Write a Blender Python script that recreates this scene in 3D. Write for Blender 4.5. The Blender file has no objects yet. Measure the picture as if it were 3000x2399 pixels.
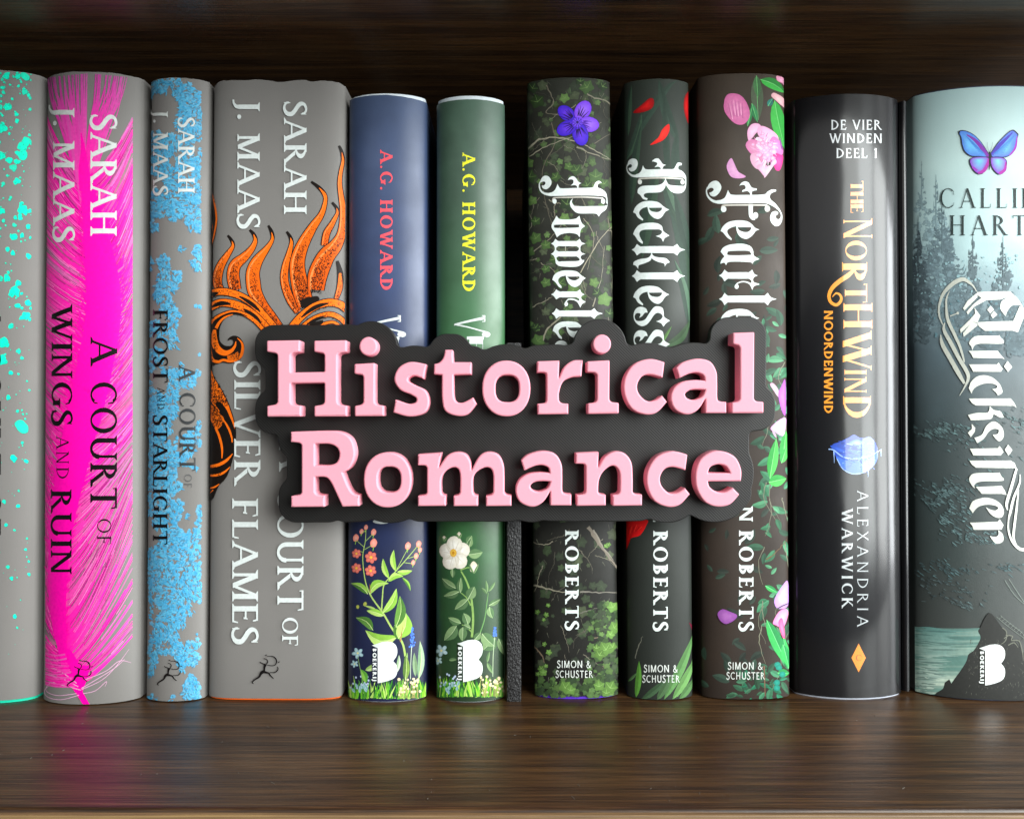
import bpy, math, random, bisect
from mathutils import Vector, Matrix
from mathutils.geometry import tessellate_polygon
C = bpy.context
SC = C.scene
COL = SC.collection
PI = math.pi

# ------------------------------------------------------------------ camera
S = 0.000125            # metres per photograph pixel at the plane of the spines
D = 0.260               # camera distance to that plane
PITCH = math.radians(0.62)
cam_d = bpy.data.cameras.new('camera')
cam = bpy.data.objects.new('camera', cam_d)
COL.objects.link(cam)
CAM = Vector((0.0, -D, -D * math.tan(PITCH)))
cam.location = CAM
cam.rotation_euler = (PI / 2 + PITCH, 0, 0)
cam_d.sensor_width = 36.0
cam_d.lens = 36.0 * D / (3000 * S)
cam_d.clip_start = 0.01
cam_d.clip_end = 50
SC.camera = cam

# ------------------------------------------------------------------ room light
world = bpy.data.worlds.new('World')
SC.world = world
world.use_nodes = True
bg = world.node_tree.nodes['Background']
bg.inputs[0].default_value = (0.90, 0.95, 1.0, 1)
bg.inputs[1].default_value = 0.055

def area(name, loc, target, sx, sy, power, color):
    d = bpy.data.lights.new(name, 'AREA')
    d.shape = 'RECTANGLE'
    d.size, d.size_y = sx, sy
    d.energy = power
    d.color = color
    o = bpy.data.objects.new(name, d)
    COL.objects.link(o)
    o.location = loc
    o.rotation_euler = (Vector(target) - Vector(loc)).to_track_quat('-Z', 'Y').to_euler()
    return o
# a tall window to the right of the camera: three panes between curtains
area('window_pane', (0.62, -1.12, 0.30), (0.0, -0.05, 0.0), 0.36, 1.20, 10.0, (0.94, 0.98, 0.95))
area('window_pane', (0.90, -0.92, 0.30), (0.0, -0.05, 0.0), 0.32, 1.20, 16.0, (0.93, 0.98, 0.97))
area('window_pane', (1.10, -0.62, 0.30), (0.0, -0.05, 0.0), 0.32, 1.20, 16.0, (0.94, 0.98, 0.97))
area('window_pane', (1.20, -0.30, 0.30), (0.0, -0.05, 0.0), 0.24, 1.20, 15.0, (0.93, 0.97, 1.0))
# added soft fill lamp behind the camera, standing in for room bounce
area('room_fill', (-0.10, -1.75, 1.05), (0.0, 0.0, -0.02), 3.2, 1.5, 12.0, (1.0, 0.98, 0.95))

vs = SC.view_settings
vs.view_transform = 'Standard'
vs.look = 'None'
vs.exposure = 0.0
vs.gamma = 1.0
vs.use_curve_mapping = False
SC.cycles.max_bounces = 8

# ------------------------------------------------------------------ helpers
def lin(c):
    return c / 12.92 if c <= 0.04045 else ((c + 0.055) / 1.055) ** 2.4

def hx(s):
    s = s.lstrip('#')
    return tuple(lin(int(s[i:i + 2], 16) / 255.0) for i in (0, 2, 4))

def mixc(a, b, t):
    t = max(0.0, min(1.0, t))
    return tuple(a[i] + (b[i] - a[i]) * t for i in range(3))

def jit(rng, c, amt):
    k = 1 + rng.uniform(-amt, amt)
    return tuple(max(0.0, min(1.0, v * k)) for v in c)

def ray(px, py):
    dx = (px - 1500.0) * S / D
    dz = (1199.5 - py) * S / D
    cp, sp = math.cos(PITCH), math.sin(PITCH)
    return Vector((dx, cp - dz * sp, sp + dz * cp))

def unproj(px, py, Y):
    r = ray(px, py)
    return CAM + r * ((Y - CAM.y) / r.y)

def tag(o, label=None, cat=None, group=None, kind=None):
    if label: o['label'] = label
    if cat: o['category'] = cat
    if group: o['group'] = group
    if kind: o['kind'] = kind
    return o

def empty(name, loc, rot=(0, 0, 0)):
    o = bpy.data.objects.new(name, None)
    COL.objects.link(o)
    o.location = loc
    o.rotation_euler = rot
    o.empty_display_size = 0.01
    return o

def mesh_obj(name, verts, faces, mat, parent=None, smooth_angle=None):
    me = bpy.data.meshes.new(name)
    me.from_pydata(verts, [], faces)
    me.update()
    if mat: me.materials.append(mat)
    if smooth_angle is not None:
        me.shade_smooth()
        me.set_sharp_from_angle(angle=math.radians(smooth_angle))
    o = bpy.data.objects.new(name, me)
    COL.objects.link(o)
    if parent: o.parent = parent
    return o

def catmull(p0, p1, p2, p3, t):
    t2, t3 = t * t, t * t * t
    return tuple(0.5 * (2 * p1[i] + (p2[i] - p0[i]) * t + (2 * p0[i] - 5 * p1[i] + 4 * p2[i] - p3[i]) * t2
                 + (3 * p1[i] - p0[i] - 3 * p2[i] + p3[i]) * t3) for i in range(len(p1)))

def smooth_open(pts, n=5):
    if len(pts) < 3: return [tuple(p) for p in pts]
    out = []
    for i in range(len(pts) - 1):
        p0 = pts[max(0, i - 1)]; p1 = pts[i]; p2 = pts[i + 1]; p3 = pts[min(len(pts) - 1, i + 2)]
        for k in range(n): out.append(catmull(p0, p1, p2, p3, k / n))
    out.append(tuple(pts[-1]))
    return out

def smooth_loop(pts, n=5):
    """closed outline through pts; a third element marks a sharp corner"""
    corner = [len(p) > 2 for p in pts]
    P = [(p[0], p[1]) for p in pts]
    N = len(P)
    out = []
    for i in range(N):
        j = (i + 1) % N
        p1, p2 = P[i], P[j]
        p0 = p1 if corner[i] else P[i - 1]
        p3 = p2 if corner[j] else P[(j + 1) % N]
        for k in range(n): out.append(catmull(p0, p1, p2, p3, k / n))
    return out

def ell(cx, cy, rx, ry, n=20, rot=0):
    c, s = math.cos(rot), math.sin(rot)
    r = []
    for k in range(n):
        a = 2 * PI * k / n
        x, y = rx * math.cos(a), ry * math.sin(a)
        r.append((cx + x * c - y * s, cy + x * s + y * c))
    return r

def round_poly(pts, r, n=4):
    """round the sharp corners of a closed polygon"""
    N = len(pts)
    out = []
    for i in range(N):
        a = Vector(pts[i - 1]); b = Vector(pts[i]); c = Vector(pts[(i + 1) % N])
        u, v = a - b, c - b
        lu, lv = u.length, v.length
        if lu < 1e-6 or lv < 1e-6: continue
        ang = u.angle(v)
        if ang > math.radians(150):
            out.append(tuple(b)); continue
        rr = min(r, lu * 0.45, lv * 0.45)
        p, q = b + u * (rr / lu), b + v * (rr / lv)
        for k in range(n + 1):
            t = k / n
            w = p * (1 - t) ** 2 + b * (2 * t * (1 - t)) + q * t * t
            out.append(tuple(w))
    return out

# ------------------------------------------------------------------ materials
def new_mat(name):
    m = bpy.data.materials.new(name)
    m.use_nodes = True
    nt = m.node_tree
    return m, nt, nt.nodes['Principled BSDF']

def N(nt, kind, **kw):
    n = nt.nodes.new(kind)
    for k, v in kw.items(): setattr(n, k, v)
    return n

def bump_into(nt, bsdf, height, strength, dist):
    b = N(nt, 'ShaderNodeBump')
    b.inputs['Strength'].default_value = strength
    b.inputs['Distance'].default_value = dist
    nt.links.new(height, b.inputs['Height'])
    nt.links.new(b.outputs[0], bsdf.inputs['Normal'])
    return b

def ramp(nt, stops):
    r = N(nt, 'ShaderNodeValToRGB')
    e = r.color_ramp.elements
    while len(e) < len(stops): e.new(0.5)
    for el, (p, c) in zip(e, stops):
        el.position = p
        el.color = (*c, 1)
    return r

def mixrgb(nt, fac, a, b, mode='MIX'):
    m = N(nt, 'ShaderNodeMix', data_type='RGBA', blend_type=mode)
    for sock, v in ((m.inputs[0], fac), (m.inputs[6], a), (m.inputs[7], b)):
        if hasattr(v, 'is_output'): nt.links.new(v, sock)
        elif isinstance(v, tuple): sock.default_value = (*v, 1)
        else: sock.default_value = v
    return m.outputs[2]

def paper_mat(name, stops, height, rough=0.5, coat=0.0, mottle=0.25, mscale=60, sheen=0.3, spec=0.5, grain=0.10):
    """printed jacket paper: stops run up the spine (0 bottom, 1 top)"""
    m, nt, b = new_mat(name)
    tc = N(nt, 'ShaderNodeTexCoord')
    sep = N(nt, 'ShaderNodeSeparateXYZ')
    nt.links.new(tc.outputs['Object'], sep.inputs[0])
    noi = N(nt, 'ShaderNodeTexNoise')
    noi.inputs['Scale'].default_value = mscale
    noi.inputs['Detail'].default_value = 6
    nt.links.new(tc.outputs['Object'], noi.inputs['Vector'])
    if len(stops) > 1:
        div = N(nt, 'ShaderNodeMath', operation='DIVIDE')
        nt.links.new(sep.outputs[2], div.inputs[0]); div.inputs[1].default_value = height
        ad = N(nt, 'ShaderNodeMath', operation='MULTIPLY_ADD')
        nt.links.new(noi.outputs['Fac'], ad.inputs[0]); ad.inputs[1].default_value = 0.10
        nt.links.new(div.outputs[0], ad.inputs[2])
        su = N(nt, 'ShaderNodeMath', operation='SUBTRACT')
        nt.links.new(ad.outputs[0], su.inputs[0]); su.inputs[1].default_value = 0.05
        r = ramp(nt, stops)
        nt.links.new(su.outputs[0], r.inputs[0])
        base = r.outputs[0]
    else:
        base = stops[0][1]
    r2 = ramp(nt, [(0.3, (1 - mottle,) * 3), (0.7, (1.0, 1.0, 1.0))])
    nt.links.new(noi.outputs['Fac'], r2.inputs[0])
    col = mixrgb(nt, 1.0, base, r2.outputs[0], 'MULTIPLY')
    nt.links.new(col, b.inputs['Base Color'])
    fine = N(nt, 'ShaderNodeTexNoise')
    fine.inputs['Scale'].default_value = 2600
    fine.inputs['Detail'].default_value = 3
    nt.links.new(tc.outputs['Object'], fine.inputs['Vector'])
    b1 = bump_into(nt, b, fine.outputs['Fac'], grain, 0.0003)
    # slight waviness and handling dents of a real jacket, and faint rubbed patches
    wav = N(nt, 'ShaderNodeTexNoise')
    wav.inputs['Scale'].default_value = 34
    wav.inputs['Detail'].default_value = 2
    mpw = N(nt, 'ShaderNodeMapping'); mpw.inputs['Scale'].default_value = (1.6, 1.0, 0.55)
    nt.links.new(tc.outputs['Object'], mpw.inputs[0]); nt.links.new(mpw.outputs[0], wav.inputs['Vector'])
    b2 = N(nt, 'ShaderNodeBump')
    b2.inputs['Strength'].default_value = 0.16
    b2.inputs['Distance'].default_value = 0.0022
    nt.links.new(wav.outputs['Fac'], b2.inputs['Height'])
    nt.links.new(b2.outputs[0], b1.inputs['Normal'])
    nt.links.new(b2.outputs[0], b.inputs['Coat Normal'])
    rub = N(nt, 'ShaderNodeMapRange')
    nt.links.new(noi.outputs['Fac'], rub.inputs[0])
    rub.inputs[1].default_value = 0.3; rub.inputs[2].default_value = 0.7
    rub.inputs[3].default_value = rough + 0.07; rub.inputs[4].default_value = rough - 0.06
    nt.links.new(rub.outputs[0], b.inputs['Roughness'])
    b.inputs['Coat Weight'].default_value = coat
    b.inputs['Coat Roughness'].default_value = 0.16
    b.inputs['Specular IOR Level'].default_value = spec
    return m

def ink_mat(name, rough, coat=0.0, spec=0.4):
    m, nt, b = new_mat(name)
    a = N(nt, 'ShaderNodeVertexColor', layer_name='Col')
    tc = N(nt, 'ShaderNodeTexCoord')
    noi = N(nt, 'ShaderNodeTexNoise')
    noi.inputs['Scale'].default_value = 900
    noi.inputs['Detail'].default_value = 3
    nt.links.new(tc.outputs['Object'], noi.inputs['Vector'])
    r2 = ramp(nt, [(0.3, (0.86,) * 3), (0.7, (1.0, 1.0, 1.0))])
    nt.links.new(noi.outputs['Fac'], r2.inputs[0])
    nt.links.new(mixrgb(nt, 1.0, a.outputs[0], r2.outputs[0], 'MULTIPLY'), b.inputs['Base Color'])
    b.inputs['Roughness'].default_value = rough
    b.inputs['Coat Weight'].default_value = coat
    b.inputs['Coat Roughness'].default_value = 0.06
    b.inputs['Specular IOR Level'].default_value = spec
    return m

def plain_mat(name, rgb, rough=0.6, spec=0.4, nscale=400, bump=0.15, dist=0.0003, var=0.12):
    m, nt, b = new_mat(name)
    tc = N(nt, 'ShaderNodeTexCoord')
    noi = N(nt, 'ShaderNodeTexNoise')
    noi.inputs['Scale'].default_value = nscale
    noi.inputs['Detail'].default_value = 5
    nt.links.new(tc.outputs['Object'], noi.inputs['Vector'])
    r = ramp(nt, [(0.3, tuple(c * (1 - var) for c in rgb)), (0.7, rgb)])
    nt.links.new(noi.outputs['Fac'], r.inputs[0])
    nt.links.new(r.outputs[0], b.inputs['Base Color'])
    bump_into(nt, b, noi.outputs['Fac'], bump, dist)
    b.inputs['Roughness'].default_value = rough
    b.inputs['Specular IOR Level'].default_value = spec
    return m

INK = ink_mat('printed_ink', 0.5, 0.0, 0.18)
FOIL = ink_mat('foil_ink', 0.25, 0.0, 0.6)
GLOSS_INK = ink_mat('laminated_ink', 0.3, 1.0, 0.5)
PAGES = plain_mat('cream_pages', hx('#d9cfb8'), 0.8, 0.2, 700)

# ------------------------------------------------------------------ books
SHELF_Z = None
def shelf_z():
    return unproj(1500, 2044, 0.0).z
SHELF_Z = shelf_z()
BOOK_DEPTH = 0.138
NCOL = 36
TCOL = [math.sin(PI / 2 * (2 * k / NCOL - 1)) for k in range(NCOL + 1)]

class Book:
    def __init__(self, name, xl, xr, ytop, Y0, bulge, label, mat, ink, lean=0.0, p=2.2, q=1.7, wave=0.0,
                 case=None, case_top=-0.002, case_bot=0.0003, seed=1, wavef=None):
        self.Y0, self.b, self.p, self.q, self.ink = Y0, bulge, p, q, ink
        rng = random.Random(seed)
        L = unproj(xl, 2044, Y0); R = unproj(xr, 2044, Y0)
        self.w = (R.x - L.x)
        self.cx = (L.x + R.x) / 2
        self.h = unproj((xl + xr) / 2, ytop, Y0 - bulge).z - SHELF_Z
        self.root = empty(name, (self.cx, Y0, SHELF_Z + 0.00005 + abs(math.tan(lean)) * self.w / 2), (0, lean, 0))
        self.M = Matrix.Translation(self.root.location) @ Matrix.Rotation(lean, 4, 'Y')
        self.Mi = self.M.inverted()
        tag(self.root, label, 'book')
        self.lift = 0.000012
        self.cx_cols = [t * self.w / 2 for t in TCOL]
        self.cy_cols = [self.prof(t) for t in TCOL]
        # jacket shell
        th = 0.00035
        def section(inset, t_in):
            pts = [(-self.w / 2 + inset, BOOK_DEPTH)]
            pts += [(self.w / 2 * t * (1 - inset / (self.w / 2)), self.prof(t) + inset) for t in TCOL]
            pts += [(self.w / 2 - inset, BOOK_DEPTH)]
            return pts
        outer, inner = section(0, 0), section(th, 0)
        n = len(outer)
        def topz(i):
            z = self.h
            t = max(-1, min(1, 2 * outer[i][0] / self.w))
            if wavef: z += wavef(t)
            return z + rng.uniform(-1, 1) * wave
        verts, faces = [], []
        tz = [topz(i) for i in range(n)]
        jb = max(case_bot, 0.0)
        rows = 12
        for ring, pts in ((0, outer), (1, inner)):
            for r in range(rows + 1):
                for i, (x, y) in enumerate(pts):
                    zz = jb + (tz[i] - jb) * r / rows
                    verts.append((x, y, zz))
        def vid(ring, r, i): return ring * (rows + 1) * n + r * n + i
        for r in range(rows):
            for i in range(n - 1):
                faces.append((vid(0, r, i), vid(0, r, i + 1), vid(0, r + 1, i + 1), vid(0, r + 1, i)))
                faces.append((vid(1, r, i + 1), vid(1, r, i), vid(1, r + 1, i), vid(1, r + 1, i + 1)))
        for i in range(n - 1):
            faces.append((vid(0, rows, i), vid(0, rows, i + 1), vid(1, rows, i + 1), vid(1, rows, i)))
            faces.append((vid(0, 0, i + 1), vid(0, 0, i), vid(1, 0, i), vid(1, 0, i + 1)))
        self.jacket = mesh_obj('dust_jacket', verts, faces, mat, self.root, 50)
        if case:
            cmat, ctop = case
            self._case(cmat, self.h + ctop)
        pw = self.w / 2 - 0.003
        top = self.h - 0.004
        pb = [(-pw, 0.004, 0.003), (pw, 0.004, 0.003), (pw, BOOK_DEPTH - 0.004, 0.003), (-pw, BOOK_DEPTH - 0.004, 0.003),
              (-pw, 0.004, top), (pw, 0.004, top), (pw, BOOK_DEPTH - 0.004, top), (-pw, BOOK_DEPTH - 0.004, top)]
        mesh_obj('page_block', pb, [(0, 3, 2, 1), (4, 5, 6, 7), (0, 1, 5, 4), (1, 2, 6, 5), (2, 3, 7, 6), (3, 0, 4, 7)], PAGES, self.root)

    def _case(self, mat, top):
        ins, th = 0.0005, 0.0022
        o = [(-self.w / 2 + ins, BOOK_DEPTH - 0.002)] + [(self.w / 2 * t * (1 - 2 * ins / self.w), self.prof(t) + ins) for t in TCOL] + [(self.w / 2 - ins, BOOK_DEPTH - 0.002)]
        i_ = [(-self.w / 2 + th, BOOK_DEPTH - 0.002)] + [((self.w / 2 - th) * t, self.prof(t) + th) for t in TCOL] + [(self.w / 2 - th, BOOK_DEPTH - 0.002)]
        n = len(o)
        v = []; f = []
        for pts in (o, i_):
            for z in (0.0, top):
                v += [(x, y, z) for x, y in pts]
        for k in range(n - 1):
            f += [(k, k + 1, n + k + 1, n + k), (2 * n + k + 1, 2 * n + k, 3 * n + k, 3 * n + k + 1),
                  (n + k, n + k + 1, 3 * n + k + 1, 3 * n + k), (k + 1, k, 2 * n + k, 2 * n + k + 1)]
        mesh_obj('hard_case', v, f, mat, self.root, 50)

    def prof(self, t):
        return -self.b * max(0.0, 1 - abs(t) ** self.p) ** (1 / self.q)

    def prof_lin(self, x):
        i = max(0, min(NCOL - 1, bisect.bisect_right(self.cx_cols, x) - 1))
        x0, x1 = self.cx_cols[i], self.cx_cols[i + 1]
        t = (x - x0) / (x1 - x0)
        return self.cy_cols[i] * (1 - t) + self.cy_cols[i + 1] * t

    def normal(self, x):
        w2 = self.w / 2
        t = max(-0.985, min(0.985, x / w2))
        e = 0.008
        dy = (self.prof(t + e) - self.prof(t - e)) / (2 * e * w2)
        return Vector((dy, -1, 0)).normalized()

    def surf(self, px, py):
        """photograph pixel -> (x, z) on this spine"""
        y = -self.b * 0.7
        for _ in range(7):
            p = self.Mi @ unproj(px, py, self.Y0 + y)
            x = max(-self.w / 2, min(self.w / 2, p.x))
            y = 0.4 * y + 0.6 * self.prof_lin(x)
        return (x, max(0.0004, min(self.h - 0.0001, p.z)))

class Art:
    """flat printed shapes laid on one spine"""
    def __init__(self, book):
        self.k = book
        self.step = 0.00000012
        book.lift += 0.000003
        self.v, self.n, self.c, self.f = [], [], [], []
    def _emit(self, poly, off):
        k = self.k
        idx = []
        for x, z, c in poly:
            nn = k.normal(x)
            self.v.append((x + nn.x * off, k.prof_lin(x) + nn.y * off, z))
            self.n.append(nn); self.c.append(c)
            idx.append(len(self.v) - 1)
        self.f.append(idx)
    def tri(self, pts, off):
        """pts: (x, z, colour) on the spine, cut where the spine bends"""
        a = (pts[1][0] - pts[0][0]) * (pts[2][1] - pts[0][1]) - (pts[2][0] - pts[0][0]) * (pts[1][1] - pts[0][1])
        if abs(a) < 1e-13: return
        poly = list(pts) if a > 0 else [pts[0], pts[2], pts[1]]
        cols = self.k.cx_cols
        lo = min(p[0] for p in poly); hi = max(p[0] for p in poly)
        i0 = bisect.bisect_right(cols, lo + 1e-9); i1 = bisect.bisect_left(cols, hi - 1e-9)
        for ci in range(i0, i1):
            c = cols[ci]
            left, right = [], []
            for j in range(len(poly)):
                p, q = poly[j], poly[(j + 1) % len(poly)]
                if p[0] <= c: left.append(p)
                if p[0] >= c: right.append(p)
                if (p[0] - c) * (q[0] - c) < 0:
                    t = (c - p[0]) / (q[0] - p[0])
                    m = (c, p[1] + (q[1] - p[1]) * t, mixc(p[2], q[2], t))
                    left.append(m); right.append(m)
            if len(left) > 2: self._emit(left, off)
            poly = right
            if len(poly) < 3: return
        if len(poly) > 2: self._emit(poly, off)
    def _off(self):
        self.k.lift += self.step
        return self.k.lift
    def fill(self, loops, col):
        """loops: closed outlines in photograph pixels (first outer, others holes)"""
        flat = [p for l in loops for p in l]
        tris = tessellate_polygon([[Vector((p[0], p[1], 0)) for p in l] for l in loops])
        mp = []
        for p in flat:
            x, z = self.k.surf(p[0], p[1])
            mp.append((x, z, col(p[0], p[1]) if callable(col) else col))
        off = self._off()
        for t in tris: self.tri([mp[t[0]], mp[t[1]], mp[t[2]]], off)
    def blob(self, pts, col, ccol=None, n=4, centre=None):
        """smooth loop filled as a fan, with its own centre colour"""
        l = smooth_loop(pts, n)
        cx = sum(p[0] for p in l) / len(l); cy = sum(p[1] for p in l) / len(l)
        if centre: cx, cy = centre
        x0, z0 = self.k.surf(cx, cy)
        m = [self.k.surf(*p) for p in l]
        off = self._off()
        for i in range(len(m)):
            a, b = m[i], m[(i + 1) % len(m)]
            ca = col(*l[i]) if callable(col) else col
            cb = col(*l[(i + 1) % len(m)]) if callable(col) else col
            self.tri([(x0, z0, ccol or ca), (*a, ca), (*b, cb)], off)
    def stroke(self, pts, widths, col, n=4, col2=None):
        if not isinstance(widths, (list, tuple)): widths = [widths] * len(pts)
        src = [(p[0], p[1], w) for p, w in zip(pts, widths)]
        s = smooth_open(src, n) if n > 1 else src
        L, R = [], []
        for i, p in enumerate(s):
            a = s[max(0, i - 1)]; b = s[min(len(s) - 1, i + 1)]
            dx, dy = b[0] - a[0], b[1] - a[1]
            d = math.hypot(dx, dy) or 1.0
            w = max(0.15, p[2]) / 2
            L.append((p[0] - dy / d * w, p[1] + dx / d * w)); R.append((p[0] + dy / d * w, p[1] - dx / d * w))
        off = self._off()
        ml = [self.k.surf(*p) for p in L]; mr = [self.k.surf(*p) for p in R]
        for i in range(len(s) - 1):
            c0 = mixc(col, col2, i / (len(s) - 1)) if col2 else col
            c1 = mixc(col, col2, (i + 1) / (len(s) - 1)) if col2 else col
            self.tri([(*ml[i], c0), (*mr[i], c0), (*mr[i + 1], c1)], off)
            self.tri([(*ml[i], c0), (*mr[i + 1], c1), (*ml[i + 1], c1)], off)
    def disc(self, cx, cy, rx, ry, col, ccol=None, n=12, rot=0):
        self.blob(ell(cx, cy, rx, ry, n, rot), col, ccol, 1)
    def leaf(self, x0, y0, x1, y1, w, c1, c2=None, bend=0.0, vein=None):
        """pointed leaf from base to tip, two halves in two tones"""
        c2 = c2 or c1
        dx, dy = x1 - x0, y1 - y0
        L = math.hypot(dx, dy); ux, uy = dx / L, dy / L; nx, ny = -uy, ux
        mid, a, b = [], [], []
        for k in range(9):
            t = k / 8
            off = bend * L * math.sin(PI * t)
            cx, cy = x0 + dx * t + nx * off, y0 + dy * t + ny * off
            ww = w / 2 * math.sin(PI * t ** 0.85) ** 0.8 if 0 < t < 1 else 0
            mid.append((cx, cy)); a.append((cx + nx * ww, cy + ny * ww)); b.append((cx - nx * ww, cy - ny * ww))
        for side, c in ((a, c1), (b, c2)):
            off = self._off()
            ms = [self.k.surf(*p) for p in side]; mm = [self.k.surf(*p) for p in mid]
            for k in range(8):
                cc = mixc(c, (c[0] * .8, c[1] * .8, c[2] * .8), k / 8)
                self.tri([(*mm[k], cc), (*ms[k], c), (*ms[k + 1], c)], off)
                self.tri([(*mm[k], cc), (*ms[k + 1], c), (*mm[k + 1], cc)], off)
        if vein: self.stroke(mid[::2], [1.6, 1.4, 1.2, 0.9, 0.5], vein, 1)
    def ivy(self, cx, cy, r, rot, col, vein=None):
        prof = [(0, 1.0), (16, .80), (30, .68), (48, .80), (62, .95), (78, .76), (95, .64), (118, .76), (135, .80), (160, .58), (180, .46), (200, .58), (225, .80), (242, .76), (265, .64), (282, .76), (298, .95), (312, .80), (330, .68), (344, .80)]
        pts = []
        for a, k in prof:
            t = math.radians(a) + rot
            pts.append((cx + math.sin(t) * r * k, cy - math.cos(t) * r * k))
        self.blob(pts, col, tuple(c * 1.25 for c in col), 1)
        if vein:
            for a in (0, 62, 298):
                t = math.radians(a) + rot
                self.stroke([(cx, cy), (cx + math.sin(t) * r * .8, cy - math.cos(t) * r * .8)], [1.6, .5], vein, 1)
    def build(self, name, mat=None, label=None):
        if not self.f: return None
        me = bpy.data.meshes.new(name)
        me.from_pydata(self.v, [], self.f)
        ca = me.color_attributes.new('Col', 'FLOAT_COLOR', 'POINT')
        flat = []
        for c in self.c: flat += [c[0], c[1], c[2], 1.0]
        ca.data.foreach_set('color', flat)
        me.materials.append(mat or self.k.ink)
        me.shade_smooth()
        me.normals_split_custom_set_from_vertices([tuple(n) for n in self.n])
        o = bpy.data.objects.new(name, me)
        COL.objects.link(o)
        o.parent = self.k.root
        if label: o['label'] = label
        return o

# ------------------------------------------------------------------ lettering
class Style:
    def __init__(s, T=.15, t=.05, sl=.09, st=.035, track=.12): s.T, s.t, s.sl, s.st, s.track = T, t, sl, st, track
SERIF = Style(.172, .072, .085, .04, .10)
THIN = Style(.115, .045, .075, .025, .18)
BOLD = Style(.22, .085, .085, .06, .20)
SANS = Style(.135, .115, 0, 0, .13)
CAPS = Style(.15, .10, .03, .03, .14)
CASLON = Style(.15, .035, .075, .022, .06)

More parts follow.
